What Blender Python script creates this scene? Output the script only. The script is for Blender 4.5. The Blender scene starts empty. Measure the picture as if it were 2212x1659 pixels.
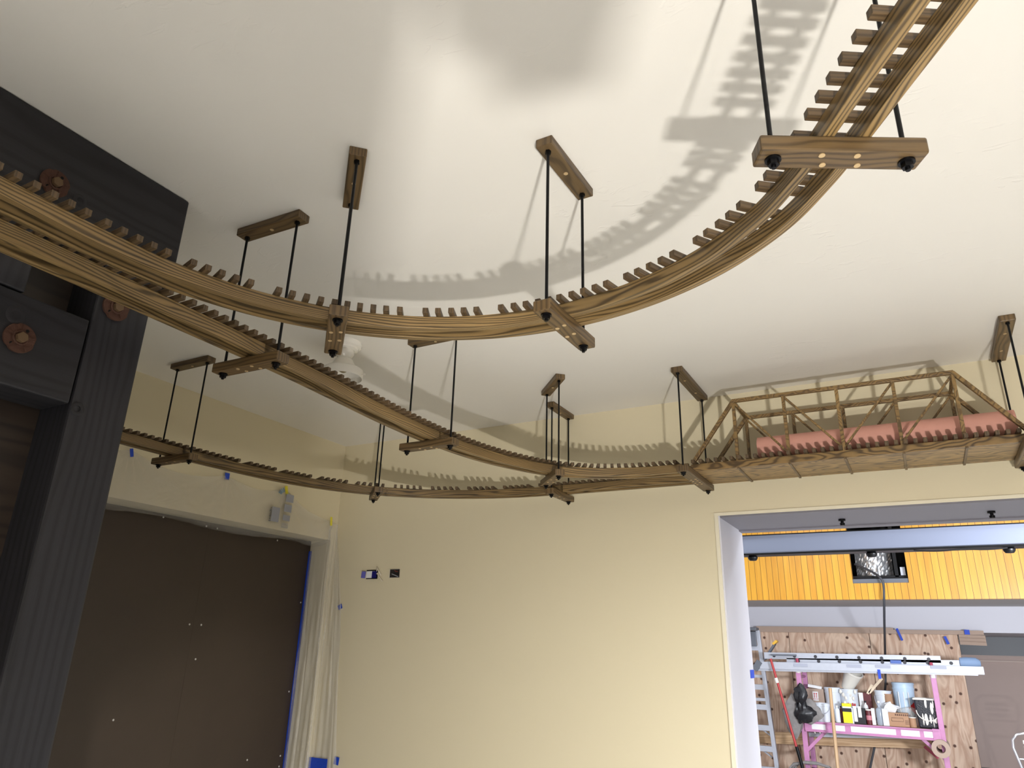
import bpy, math, random
from mathutils import Vector, Matrix
random.seed(7)
K = 1.4            # metres per unit: the ceiling is one unit (1.4 m) above the lens
CZ = 1.6           # lens height above the floor
def P(x, y, z): return Vector((x*K, y*K, CZ + z*K))
FLOOR = -CZ/K
sc = bpy.context.scene
# ------------------------------------------------------------------ camera
PITCH, ROLL, YAW, FPX = 0.35199476, -0.02807105, 0.51205777, 1546.95
R3 = Matrix.Rotation(YAW, 3, 'Z') @ Matrix.Rotation(PITCH, 3, 'X') @ Matrix.Rotation(ROLL, 3, 'Y')
cam = bpy.data.cameras.new('camera'); camo = bpy.data.objects.new('camera', cam)
sc.collection.objects.link(camo)
cam.sensor_fit = 'HORIZONTAL'; cam.sensor_width = 36.0; cam.lens = 36.0*FPX/2212.0
cam.clip_start = 0.02; cam.clip_end = 100
camo.matrix_world = Matrix.Translation(P(0, 0, 0)) @ (R3 @ Matrix.Rotation(math.pi/2, 3, 'X')).to_4x4()
sc.camera = camo
# ------------------------------------------------------------------ world, lights, exposure
w = bpy.data.worlds.new('world'); sc.world = w; w.use_nodes = True
w.node_tree.nodes['Background'].inputs[0].default_value = (0.8, 0.85, 1, 1)
w.node_tree.nodes['Background'].inputs[1].default_value = 0.3
sc.cycles.transparent_max_bounces = 32
sc.view_settings.view_transform = 'Standard'; sc.view_settings.look = 'None'
sc.view_settings.exposure = 0.34; sc.view_settings.gamma = 1.0
def area(name, loc, target, sx, sy, power, color, spread=180):
    l = bpy.data.lights.new(name, 'AREA'); l.shape = 'RECTANGLE'; l.size = sx; l.size_y = sy
    l.energy = power; l.color = color; l.spread = math.radians(spread)
    o = bpy.data.objects.new(name, l); sc.collection.objects.link(o); o.location = loc
    o.rotation_euler = (Vector(target)-Vector(loc)).to_track_quat('-Z', 'Y').to_euler()
    return o
LAMP = P(0.80, -0.72, -1.03)
area('work_light_beam', LAMP, P(-0.75, 2.86, 0.35), 0.125, 0.09, 146, (1.0, 0.97, 0.93))
for x, y, e, tx, ty, sp_ in ((0.3, -1.1, 195, 0.3, -1.08, 100), (1.35, 1.15, 100, -0.35, 2.0, 80)):  # added fill lamps, aimed at the floor so its bounce lifts the ceiling
    area('room_fill_beam', P(x, y, 0.955), P(tx, ty, FLOOR), 0.9, 0.9, e, (0.97, 0.98, 1.0), sp_)
# cool lights of the room beyond the opening: added, unseen ceiling lamps and a work light on the right
for i, (x, y, e) in enumerate([(-1.6, 4.7, 60), (1.2, 4.7, 60), (-1.2, 7.2, 25), (0.6, 7.2, 25)]):
    area('added_shop_beam', P(x, y, 1.55), P(x, y+0.05, 0), 1.2, 0.5, e, (0.86, 0.92, 1.0))
area('shop_work_light_beam', P(1.55, 3.8, 0.0), P(-0.6, 9.8, -0.1), 0.7, 0.5, 360, (0.88, 0.92, 1.0))
# ------------------------------------------------------------------ materials
MATS = {}
def lin(c):
    return tuple((v/12.92 if v <= 0.04045 else ((v+0.055)/1.055)**2.4) for v in [k/255 for k in c]) + (1,)
class NT:
    def __init__(s, name):
        s.m = bpy.data.materials.new(name); s.m.use_nodes = True; s.t = s.m.node_tree; s.n = s.t.nodes
        s.b = s.n['Principled BSDF']
    def add(s, typ, **kw):
        n = s.n.new(typ)
        for k, v in kw.items():
            if k.startswith('i_'):
                key = k[2:]; key = int(key) if key.isdigit() else key.replace('_', ' ')
                n.inputs[key].default_value = v
            else: setattr(n, k, v)
        return n
    def L(s, a, b): s.t.links.new(a, b)
def mat(name, col, rough=0.5, metal=0, noise=0.0, nscale=8, bump=0, bscale=60, **kw):
    if name in MATS: return MATS[name]
    t = NT(name); c = lin(col); t.b.inputs['Base Color'].default_value = c
    t.b.inputs['Roughness'].default_value = rough; t.b.inputs['Metallic'].default_value = metal
    for k, v in kw.items(): t.b.inputs[k.replace('_', ' ')].default_value = v
    co = t.add('ShaderNodeTexCoord')
    if noise:
        nz = t.add('ShaderNodeTexNoise', i_Scale=nscale, i_Detail=5.0); t.L(co.outputs['Object'], nz.inputs['Vector'])
        mx = t.add('ShaderNodeMix', data_type='RGBA'); mx.inputs[6].default_value = tuple(v*(1-noise) for v in c[:3])+(1,)
        mx.inputs[7].default_value = tuple(min(1, v*(1+noise)) for v in c[:3])+(1,)
        t.L(nz.outputs[0], mx.inputs[0]); t.L(mx.outputs[2], t.b.inputs['Base Color'])
    if bump:
        nz = t.add('ShaderNodeTexNoise', i_Scale=bscale, i_Detail=4.0); t.L(co.outputs['Object'], nz.inputs['Vector'])
        bp = t.add('ShaderNodeBump', i_Strength=bump, i_Distance=0.01); t.L(nz.outputs[0], bp.inputs['Height'])
        t.L(bp.outputs[0], t.b.inputs['Normal'])
    MATS[name] = t.m
    return t.m
def wood(name, light, dark, freq=55, warp=7, fib=0.25, rough=0.45, sharp=0.5, vs=9, us=0.9, bump=0.15):
    """oak grain that follows the board: uses the UV map, u along the board in metres, v across it"""
    if name in MATS: return MATS[name]
    t = NT(name)
    uv = t.add('ShaderNodeUVMap', uv_map='UVMap'); oi = t.add('ShaderNodeObjectInfo')
    rnd = t.add('ShaderNodeMath', operation='MULTIPLY', i_1=37.0); t.L(oi.outputs['Random'], rnd.inputs[0])
    sp = t.add('ShaderNodeSeparateXYZ'); t.L(uv.outputs[0], sp.inputs[0])
    def comb(su, sv):
        a = t.add('ShaderNodeMath', operation='MULTIPLY', i_1=su); t.L(sp.outputs[0], a.inputs[0])
        b = t.add('ShaderNodeMath', operation='MULTIPLY', i_1=sv); t.L(sp.outputs[1], b.inputs[0])
        c = t.add('ShaderNodeCombineXYZ'); t.L(a.outputs[0], c.inputs[0]); t.L(b.outputs[0], c.inputs[1]); t.L(rnd.outputs[0], c.inputs[2])
        return c.outputs[0]
    n1 = t.add('ShaderNodeTexNoise', i_Scale=1.0, i_Detail=2.5, i_Roughness=0.45); t.L(comb(us, vs), n1.inputs['Vector'])
    rf = t.add('ShaderNodeMath', operation='MULTIPLY_ADD', i_1=float(freq)*0.8, i_2=float(freq)*0.45); t.L(oi.outputs['Random'], rf.inputs[0])
    a = t.add('ShaderNodeMath', operation='MULTIPLY'); t.L(sp.outputs[1], a.inputs[0]); t.L(rf.outputs[0], a.inputs[1])
    b = t.add('ShaderNodeMath', operation='MULTIPLY_ADD', i_1=float(warp)); t.L(n1.outputs[0], b.inputs[0]); t.L(a.outputs[0], b.inputs[2])
    fr = t.add('ShaderNodeMath', operation='FRACT'); t.L(b.outputs[0], fr.inputs[0])
    rp = t.add('ShaderNodeValToRGB'); e = rp.color_ramp.elements
    e[0].position = 0.0; e[0].color = (0, 0, 0, 1); e[1].position = 1.0; e[1].color = (0, 0, 0, 1)
    for pos, v in ((0.13, 0.08), (0.32, 0.85), (0.60, 1.0), (0.82, 0.7), (0.94, 0.1)):
        k = e.new(pos); k.color = (v, v, v, 1)
    t.L(fr.outputs[0], rp.inputs[0])
    n2 = t.add('ShaderNodeTexNoise', i_Scale=1.0, i_Detail=3.0, i_Roughness=0.7); t.L(comb(14, 420), n2.inputs['Vector'])
    n3 = t.add('ShaderNodeTexNoise', i_Scale=1.0, i_Detail=2.0); t.L(comb(3, 12), n3.inputs['Vector'])
    m1 = t.add('ShaderNodeMath', operation='MULTIPLY', i_1=sharp); t.L(rp.outputs[0], m1.inputs[0])
    m2 = t.add('ShaderNodeMath', operation='MULTIPLY_ADD', i_1=fib); t.L(n2.outputs[0], m2.inputs[0]); t.L(m1.outputs[0], m2.inputs[2])
    m3 = t.add('ShaderNodeMath', operation='MULTIPLY_ADD', i_1=0.45); t.L(n3.outputs[0], m3.inputs[0]); t.L(m2.outputs[0], m3.inputs[2])
    m4 = t.add('ShaderNodeMapRange', i_1=0.18, i_2=0.98, i_3=0.0, i_4=1.0); t.L(m3.outputs[0], m4.inputs[0])
    mx = t.add('ShaderNodeMix', data_type='RGBA'); mx.inputs[6].default_value = lin(dark); mx.inputs[7].default_value = lin(light)
    t.L(m4.outputs[0], mx.inputs[0])
    hr = t.add('ShaderNodeMath', operation='MULTIPLY', i_1=7.31); t.L(oi.outputs['Random'], hr.inputs[0])
    hf = t.add('ShaderNodeMath', operation='FRACT'); t.L(hr.outputs[0], hf.inputs[0])
    hv = t.add('ShaderNodeMapRange', i_3=1.08, i_4=0.80); t.L(hf.outputs[0], hv.inputs[0])
    hs = t.add('ShaderNodeHueSaturation'); t.L(hv.outputs[0], hs.inputs['Value']); t.L(mx.outputs[2], hs.inputs['Color'])
    t.L(hs.outputs[0], t.b.inputs['Base Color'])
    bp = t.add('ShaderNodeBump', i_Strength=bump, i_Distance=0.002); t.L(m3.outputs[0], bp.inputs['Height']); t.L(bp.outputs[0], t.b.inputs['Normal'])
    t.b.inputs['Roughness'].default_value = rough
    MATS[name] = t.m
    return t.m
OAK = wood('oak_stained', (143, 117, 75), (38, 28, 15), freq=115, warp=11, fib=0.2, sharp=0.62, vs=13, us=1.3, rough=0.42)
OAKB = wood('oak_board', (120, 96, 62), (46, 34, 20), freq=70, warp=8, fib=0.35, sharp=0.4, vs=8, us=2.2, rough=0.45)
OAKT = wood('oak_tie', (104, 83, 56), (44, 33, 21), freq=120, warp=6, fib=0.4, sharp=0.35, rough=0.5)
OAKX = wood('oak_truss', (148, 118, 70), (56, 40, 22), freq=60, warp=16, fib=0.3, sharp=0.45, vs=6, us=9, rough=0.45)
CHAR = wood('charred_timber', (40, 39, 44), (10, 10, 12), freq=40, warp=6, fib=0.5, sharp=0.35, vs=5, us=0.9, rough=0.6, bump=0.4)
OAKG = wood('oak_girder', (150, 120, 74), (50, 34, 18), freq=42, warp=13, fib=0.25, sharp=0.6, vs=9, us=3.2, rough=0.42)
PINE = wood('pine_lumber', (222, 190, 150), (176, 138, 98), freq=40, warp=5, sharp=0.4)
PLUG = mat('dowel_plug', (186, 160, 118), 0.5)
BLACK = mat('black_steel', (16, 16, 18), 0.38, 0.6)
RUST = mat('rusty_iron', (82, 54, 42), 0.7, 0.3, noise=0.35, nscale=25, bump=0.5, bscale=90)
RUSTB = mat('rusty_bolt', (104, 82, 58), 0.6, 0.3, noise=0.2, nscale=30)
WHITE = mat('white_porcelain', (238, 234, 224), 0.12, Coat_Weight=0.4)
WHITEM = mat('white_enamel', (234, 230, 220), 0.4)
BTAPE = mat('blue_masking_tape', (28, 70, 190), 0.6, noise=0.15, nscale=40)
YTAPE = mat('yellow_tape', (226, 214, 60), 0.6)
PINK = mat('pink_rosin_paper', (206, 150, 134), 0.75, noise=0.08, nscale=14)
ALU = mat('brushed_aluminium', (188, 192, 202), 0.45, 0.3, noise=0.06, nscale=20)
MAG = mat('pink_painted_steel', (194, 132, 174), 0.45, noise=0.12, nscale=16)
MAGD = mat('red_painted_steel', (170, 60, 84), 0.5)
GREYP = mat('grey_plastic', (96, 100, 108), 0.5)
def ceiling_mat():
    t = NT('ceiling_plaster'); t.b.inputs['Base Color'].default_value = lin((230, 226, 217)); t.b.inputs['Roughness'].default_value = 0.55
    co = t.add('ShaderNodeTexCoord')
    mp = t.add('ShaderNodeMapping'); mp.inputs['Scale'].default_value = (9, 26, 1); mp.inputs['Rotation'].default_value = (0, 0, 0.5); t.L(co.outputs['Object'], mp.inputs[0])
    n = t.add('ShaderNodeTexNoise', i_Scale=1.0, i_Detail=3.0, i_Distortion=1.2); t.L(mp.outputs[0], n.inputs['Vector'])
    r = t.add('ShaderNodeMapRange', i_1=0.60, i_2=0.66); t.L(n.outputs[0], r.inputs[0])
    n2 = t.add('ShaderNodeTexNoise', i_Scale=1.7, i_Detail=2.0); t.L(co.outputs['Object'], n2.inputs['Vector'])
    r2 = t.add('ShaderNodeMapRange', i_1=0.52, i_2=0.62); t.L(n2.outputs[0], r2.inputs[0])
    m = t.add('ShaderNodeMath', operation='MULTIPLY'); t.L(r.outputs[0], m.inputs[0]); t.L(r2.outputs[0], m.inputs[1])
    n3 = t.add('ShaderNodeTexNoise', i_Scale=3.0, i_Detail=2.0); t.L(co.outputs['Object'], n3.inputs['Vector'])
    ad = t.add('ShaderNodeMath', operation='MULTIPLY_ADD', i_1=0.6); t.L(n3.outputs[0], ad.inputs[0]); t.L(m.outputs[0], ad.inputs[2])
    bp = t.add('ShaderNodeBump', i_Strength=0.3, i_Distance=0.003); t.L(ad.outputs[0], bp.inputs['Height']); t.L(bp.outputs[0], t.b.inputs['Normal'])
    return t.m
CEIL = ceiling_mat()
CREAM = mat('cream_wall_paint', (218, 207, 176), 0.6, bump=0.05, bscale=7)
SHOPW = mat('cool_white_paint', (206, 206, 214), 0.55)
SOFF = mat('soffit_shaded_paint', (120, 118, 126), 0.55)  # jamb paint in a darker grey, the underside's shade put into the colour
def beadboard():
    t = NT('yellow_beadboard'); co = t.add('ShaderNodeTexCoord'); sp = t.add('ShaderNodeSeparateXYZ'); t.L(co.outputs['Object'], sp.inputs[0])
    a = t.add('ShaderNodeMath', operation='MULTIPLY', i_1=11.4); t.L(sp.outputs[0], a.inputs[0])
    f = t.add('ShaderNodeMath', operation='FRACT'); t.L(a.outputs[0], f.inputs[0])
    g = t.add('ShaderNodeMath', operation='GREATER_THAN', i_1=0.07); t.L(f.outputs[0], g.inputs[0])
    fl = t.add('ShaderNodeMath', operation='FLOOR'); t.L(a.outputs[0], fl.inputs[0])
    wn = t.add('ShaderNodeTexWhiteNoise', noise_dimensions='1D'); t.L(fl.outputs[0], wn.inputs['W'])
    mp = t.add('ShaderNodeMapping'); mp.inputs['Scale'].default_value = (14, 1, 1.2); t.L(co.outputs['Object'], mp.inputs[0])
    n = t.add('ShaderNodeTexNoise', i_Scale=1.5, i_Detail=3.0); t.L(mp.outputs[0], n.inputs['Vector'])
    ad = t.add('ShaderNodeMath', operation='MULTIPLY_ADD', i_1=0.5); t.L(wn.outputs[0], ad.inputs[0]); t.L(n.outputs[0], ad.inputs[2])
    mx = t.add('ShaderNodeMix', data_type='RGBA'); mx.inputs[6].default_value = lin((186, 122, 24)); mx.inputs[7].default_value = lin((220, 162, 50)); t.L(ad.outputs[0], mx.inputs[0])
    m2 = t.add('ShaderNodeMix', data_type='RGBA'); m2.inputs[6].default_value = lin((110, 74, 20)); t.L(mx.outputs[2], m2.inputs[7]); t.L(g.outputs[0], m2.inputs[0])
    t.L(m2.outputs[2], t.b.inputs['Base Color']); t.b.inputs['Roughness'].default_value = 0.35
    return t.m
BEAD = beadboard()
def plywood():
    t = NT('plywood'); co = t.add('ShaderNodeTexCoord'); oi = t.add('ShaderNodeObjectInfo')
    ad0 = t.add('ShaderNodeVectorMath', operation='ADD'); t.L(co.outputs['Object'], ad0.inputs[0])
    r = t.add('ShaderNodeMath', operation='MULTIPLY', i_1=31.0); t.L(oi.outputs['Random'], r.inputs[0]); t.L(r.outputs[0], ad0.inputs[1])
    mp = t.add('ShaderNodeMapping'); mp.inputs['Scale'].default_value = (3.2, 1, 0.7); t.L(ad0.outputs[0], mp.inputs[0])
    n = t.add('ShaderNodeTexNoise', i_Scale=1.4, i_Detail=3.0, i_Distortion=0.6); t.L(mp.outputs[0], n.inputs['Vector'])
    a = t.add('ShaderNodeMath', operation='MULTIPLY', i_1=13.0); t.L(n.outputs[0], a.inputs[0])
    f = t.add('ShaderNodeMath', operation='PINGPONG', i_1=1.0); t.L(a.outputs[0], f.inputs[0])
    mx = t.add('ShaderNodeMix', data_type='RGBA'); mx.inputs[6].default_value = lin((192, 158, 134)); mx.inputs[7].default_value = lin((222, 196, 172)); t.L(f.outputs[0], mx.inputs[0])
    sx = t.add('ShaderNodeSeparateXYZ'); t.L(ad0.outputs[0], sx.inputs[0]); cx_ = t.add('ShaderNodeCombineXYZ'); t.L(sx.outputs[0], cx_.inputs[0]); t.L(sx.outputs[2], cx_.inputs[1])
    v = t.add('ShaderNodeTexVoronoi', voronoi_dimensions='2D', i_Scale=3.6); t.L(cx_.outputs[0], v.inputs['Vector'])
    g = t.add('ShaderNodeMapRange', i_1=0.055, i_2=0.10); t.L(v.outputs['Distance'], g.inputs[0])
    m2 = t.add('ShaderNodeMix', data_type='RGBA'); m2.inputs[6].default_value = lin((88, 58, 44)); t.L(mx.outputs[2], m2.inputs[7]); t.L(g.outputs[0], m2.inputs[0])
    t.L(m2.outputs[2], t.b.inputs['Base Color']); t.b.inputs['Roughness'].default_value = 0.7
    return t.m
PLY = plywood()
HARD = mat('dark_hardboard', (58, 47, 38), 0.5, noise=0.18, nscale=3, bump=0.1, bscale=200)
def plastic(name, alpha, col=(225, 222, 215)):
    t = NT(name); t.b.inputs['Base Color'].default_value = lin(col); t.b.inputs['Roughness'].default_value = 0.22
    t.b.inputs['Alpha'].default_value = alpha; t.b.inputs['Specular IOR Level'].default_value = 0.6
    co = t.add('ShaderNodeTexCoord'); n = t.add('ShaderNodeTexNoise', i_Scale=7.0, i_Detail=5.0, i_Distortion=1.6); t.L(co.outputs['Object'], n.inputs['Vector'])
    bp = t.add('ShaderNodeBump', i_Strength=0.8, i_Distance=0.02); t.L(n.outputs[0], bp.inputs['Height']); t.L(bp.outputs[0], t.b.inputs['Normal'])
    return t.m
FILM = plastic('clear_plastic_film', 0.33)
FOIL = mat('crumpled_foil', (236, 238, 240), 0.3, 0.8, bump=0.6, bscale=9)
BLUEPAIL = mat('translucent_pail', (190, 212, 232), 0.4)
PAIL = mat('white_pail', (222, 228, 236), 0.42, noise=0.04)
CARD = mat('cardboard', (176, 138, 108), 0.75, noise=0.06)
KRAFT = mat('brown_paper_strip', (176, 154, 138), 0.75, noise=0.05)
MAROON = mat('maroon_print', (96, 34, 40), 0.45)
INK = mat('black_print', (24, 24, 30), 0.5)
REDINK = mat('red_print', (196, 44, 48), 0.5)
YEL = mat('yellow_print', (240, 222, 30), 0.45)
LABELW = mat('white_label', (232, 232, 232), 0.5)
TAUPE = mat('taupe_panel', (190, 168, 158), 0.6)
NAVY = mat('dark_navy_paint', (20, 28, 38), 0.4)
GREYCLOTH = mat('grey_cloth', (136, 132, 130), 0.9, noise=0.3, nscale=20)
FLOORM = mat('concrete_floor', (172, 170, 165), 0.6, noise=0.15, nscale=2)
DARK = mat('black_void', (8, 8, 8), 0.9)
PRINTG = mat('grey_print_on_bag', (150, 152, 160), 0.6)
# ------------------------------------------------------------------ mesh building
C = sc.collection
class MB:
    def __init__(s): s.v = []; s.f = []; s.u = []; s.mi = []; s.sm = []
    def face(s, idx, uv, mi=0, smooth=False): s.f.append(idx); s.u.append(uv); s.mi.append(mi); s.sm.append(smooth)
    def obox(s, c, ax, ay, az, lx, ly, lz, mi=0):
        """box centred at c with unit axes; grain (u) runs along ax"""
        c = Vector(c); ax = Vector(ax).normalized(); ay = Vector(ay).normalized(); az = Vector(az).normalized()
        b = len(s.v); hx, hy, hz = lx/2, ly/2, lz/2
        for sx in (-1, 1):
            for sy in (-1, 1):
                for sz in (-1, 1): s.v.append(c + ax*hx*sx + ay*hy*sy + az*hz*sz)
        loc = [(sx*hx, sy*hy, sz*hz) for sx in (-1, 1) for sy in (-1, 1) for sz in (-1, 1)]
        for q in ((0, 1, 3, 2), (4, 6, 7, 5), (0, 4, 5, 1), (2, 3, 7, 6), (0, 2, 6, 4), (1, 5, 7, 3)):
            uv = []
            for i in q:
                x, y, z = loc[i]
                if q in ((0, 1, 3, 2), (4, 6, 7, 5)): uv.append((z*0.3, y+3.1))
                elif q in ((0, 4, 5, 1), (2, 3, 7, 6)): uv.append((x, z + 1.3))
                else: uv.append((x, y))
            s.face([b+i for i in q], uv, mi)
        return s
    def box(s, x0, x1, y0, y1, z0, z1, mi=0, grain=None):
        d = (x1-x0, y1-y0, z1-z0); c = ((x0+x1)/2, (y0+y1)/2, (z0+z1)/2)
        k = grain if grain is not None else max(range(3), key=lambda i: d[i])
        A = [Vector((1, 0, 0)), Vector((0, 1, 0)), Vector((0, 0, 1))]
        o = {0: (0, 1, 2), 1: (1, 0, 2), 2: (2, 0, 1)}[k]
        return s.obox(c, A[o[0]], A[o[1]], A[o[2]], d[o[0]], d[o[1]], d[o[2]], mi)
    def bar(s, p0, p1, w, h, up=(0, 0, 1), mi=0):
        p0 = Vector(p0); p1 = Vector(p1); ax = (p1-p0); L = ax.length; ax.normalize()
        up = Vector(up); ay = up.cross(ax)
        if ay.length < 1e-5: ay = Vector((1, 0, 0)).cross(ax)
        ay.normalize(); az = ax.cross(ay)
        return s.obox((p0+p1)/2, ax, ay, az, L, w, h, mi)
    def cyl(s, p0, p1, r0, r1=None, n=16, mi=0, caps=True, smooth=True):
        r1 = r0 if r1 is None else r1
        p0 = Vector(p0); p1 = Vector(p1); ax = (p1-p0).normalized(); q = ax.orthogonal().normalized(); t = ax.cross(q)
        b = len(s.v)
        for p, r in ((p0, r0), (p1, r1)):
            for i in range(n):
                a = 2*math.pi*i/n; s.v.append(p + (q*math.cos(a) + t*math.sin(a))*r)
        for i in range(n):
            j = (i+1) % n; L = (p1-p0).length; c0 = i/n*r0*6.28; c1 = (i+1)/n*r0*6.28
            s.face([b+i, b+j, b+n+j, b+n+i], [(0, c0), (0, c1), (L, c1), (L, c0)], mi, smooth)
        if caps:
            s.face([b+i for i in range(n)][::-1], [(0, 0)]*n, mi); s.face([b+n+i for i in range(n)], [(0, 0)]*n, mi)
        return s
    def lathe(s, prof, c, n=32, mi=0, ax=(0, 0, 1)):
        """prof: list of (radius, height) along ax from c"""
        c = Vector(c); ax = Vector(ax).normalized(); q = ax.orthogonal().normalized(); t = ax.cross(q); b = len(s.v)
        for r, h in prof:
            for i in range(n):
                a = 2*math.pi*i/n; s.v.append(c + ax*h + (q*math.cos(a)+t*math.sin(a))*r)
        for k in range(len(prof)-1):
            for i in range(n):
                j = (i+1) % n
                s.face([b+k*n+i, b+k*n+j, b+(k+1)*n+j, b+(k+1)*n+i], [(0, 0)]*4, mi, True)
        return s
    def tube(s, pts, r, n=8, mi=0, caps=True):
        pts = [Vector(p) for p in pts]; b = len(s.v); q = None; m = len(pts); L = 0; Ls = []
        for k, p in enumerate(pts):
            ax = (pts[min(k+1, m-1)] - pts[max(k-1, 0)]).normalized()
            if q is None: q = ax.orthogonal().normalized()
            q = (q - ax*q.dot(ax)).normalized(); t = ax.cross(q)
            if k: L += (p-pts[k-1]).length
            Ls.append(L)
            for i in range(n):
                a = 2*math.pi*i/n; s.v.append(p + (q*math.cos(a)+t*math.sin(a))*r)
        for k in range(m-1):
            for i in range(n):
                j = (i+1) % n
                s.face([b+k*n+i, b+k*n+j, b+(k+1)*n+j, b+(k+1)*n+i], [(Ls[k], 0)]*2+[(Ls[k+1], 0)]*2, mi, True)
        if caps:
            s.face([b+i for i in range(n)][::-1], [(0, 0)]*n, mi); s.face([b+(m-1)*n+i for i in range(n)], [(0, 0)]*n, mi)
        return s
    def sweep(s, pts, o0, o1, z0, z1, vo=0.0, mi=0):
        """rectangular section swept along a plan curve; offsets to the left of travel"""
        b = len(s.v); m = len(pts); L = 0; Ls = []
        for k, p in enumerate(pts):
            a = Vector(pts[max(k-1, 0)]); c = Vector(pts[min(k+1, m-1)]); t = (c-a).normalized(); nrm = Vector((-t.y, t.x))
            p = Vector(p)
            if k: L += (p-Vector(pts[k-1])).length
            Ls.append(L)
            for o, z in ((o0, z0), (o1, z0), (o1, z1), (o0, z1)):
                q = p + nrm*o; s.v.append(Vector((q.x, q.y, z)))
        W, H = abs(o1-o0), z1-z0; cc = [0, W, W+H, 2*W+H, 2*W+2*H]
        for k in range(m-1):
            for i in range(4):
                j = (i+1) % 4
                s.face([b+4*k+i, b+4*k+4+i, b+4*k+4+j, b+4*k+j], [(Ls[k], cc[i]+vo), (Ls[k+1], cc[i]+vo), (Ls[k+1], cc[i+1]+vo), (Ls[k], cc[i+1]+vo)], mi)
        s.face([b, b+1, b+2, b+3], [(0, 0), (0, W), (H, W), (H, 0)], mi)
        e = b+4*(m-1); s.face([e+3, e+2, e+1, e], [(0, 0), (0, W), (H, W), (H, 0)], mi)
        return s
    def build(s, name, m, parent=None, bevel=0, loc=None, shift=None):
        me = bpy.data.meshes.new(name)
        sh = shift if shift is not None else Vector((0, 0, 0))
        me.from_pydata([tuple(v-sh) for v in s.v], [], s.f)
        uvl = me.uv_layers.new(name='UVMap'); i = 0
        for uv in s.u:
            for c in uv: uvl.data[i].uv = c; i += 1
        for ma in (m if isinstance(m, (list, tuple)) else [m]): me.materials.append(ma)
        for p, k, q in zip(me.polygons, s.mi, s.sm): p.material_index = k; p.use_smooth = q
        import bmesh
        bm = bmesh.new(); bm.from_mesh(me); bmesh.ops.recalc_face_normals(bm, faces=bm.faces); bm.to_mesh(me); bm.free()
        if any(s.sm): me.set_sharp_from_angle(angle=math.radians(38))
        o = bpy.data.objects.new(name, me); C.objects.link(o)
        if parent is not None: o.parent = parent
        if shift is not None and parent is None: o.location = shift
        if bevel:
            bv = o.modifiers.new('bevel', 'BEVEL'); bv.width = bevel; bv.segments = 2; bv.limit_method = 'ANGLE'
        return o
def tag(o, label=None, cat=None, group=None, kind=None):
    if label: o['label'] = label
    if cat: o['category'] = cat
    if group: o['group'] = group
    if kind: o['kind'] = kind
    return o
def root(name, loc, label, cat, group=None, rz=0):
    o = bpy.data.objects.new(name, None); C.objects.link(o); o.empty_display_size = 0.05
    o.location = loc; o.rotation_euler = (0, 0, rz); o.name = name
    return tag(o, label, cat, group)
class Thing:
    """a thing whose parts are modelled in world coordinates around an Empty at its base"""
    def __init__(s, name, base, label, cat, group=None):
        s.base = Vector(base); s.o = root(name, s.base, label, cat, group)
    def part(s, name, mb, m, bevel=0, label=None, parent=None, kind=None):
        o = mb.build(name, m, parent or s.o, bevel, shift=s.base)
        if label: o['label'] = label
        if kind: o['kind'] = kind
        return o
def single(name, mb, m, base, label, cat, group=None, bevel=0, kind=None):
    o = mb.build(name, m, None, bevel, shift=Vector(base)); return tag(o, label, cat, group, kind)
def struct(name, mb, m, bevel=0):
    o = mb.build(name, m, None, bevel); o['kind'] = 'structure'; return o
def copy_tree(o, parent=None):
    c = o.copy(); C.objects.link(c)
    if parent is not None: c.parent = parent
    for ch in list(o.children): copy_tree(ch, c)
    return c
def kb(x0, x1, y0, y1, z0, z1):
    a = P(x0, y0, z0); b = P(x1, y1, z1); return a.x, b.x, a.y, b.y, a.z, b.z
# ------------------------------------------------------------------ the room
XL, YB = -2.633, 2.86          # left wall face, back wall face
XR, YF = 2.0, -2.3
struct('floor', MB().box(*kb(-3.2, XR+.1, YF-.1, 2.87, FLOOR-.05, FLOOR)), FLOORM)
struct('ceiling', MB().box(*kb(-3.2, XR+.1, YF-.1, 3.26, 1.0, 1.06)), CEIL)
b = MB(); b.box(*kb(-2.9, -0.661, YB, 3.25, FLOOR, 1.0)); b.box(*kb(-0.661, 1.75, YB, 3.25, 0.508, 1.0)); b.box(*kb(1.75, XR+.1, YB, 3.25, FLOOR, 1.0))
struct('wall_back', b, CREAM)
b = MB(); b.box(*kb(-2.9, XL, YF, 2.86, 0.492, 1.0)); b.box(*kb(-2.9, XL, 2.825, 2.86, FLOOR, 0.492)); b.box(*kb(-2.9, XL, YF, -0.6, FLOOR, 0.492))
struct('wall_left', b, CREAM)
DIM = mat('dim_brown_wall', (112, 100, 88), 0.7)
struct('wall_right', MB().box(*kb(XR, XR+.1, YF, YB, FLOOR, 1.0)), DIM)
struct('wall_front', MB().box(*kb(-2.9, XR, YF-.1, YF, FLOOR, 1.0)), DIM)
# opening trim
b = MB(); b.box(*kb(-0.675, -0.661, YB-.004, YB, FLOOR, 0.518)); b.box(*kb(-0.661, 1.75, YB-.004, YB, 0.506, 0.518))
struct('trim_1', b, mat('cream_trim', (228, 220, 196), 0.5))
struct('trim_2', MB().box(*kb(-0.661, -0.655, YB+.002, 3.26, FLOOR, 0.508)), SHOPW)
struct('trim_3', MB().box(*kb(-0.655, 1.75, YB+.004, 3.26, 0.500, 0.508)), SOFF)
struct('trim_4', MB().box(*kb(-0.655, 1.75, 3.20, 3.255, 0.494, 0.500)), SOFF)
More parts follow.
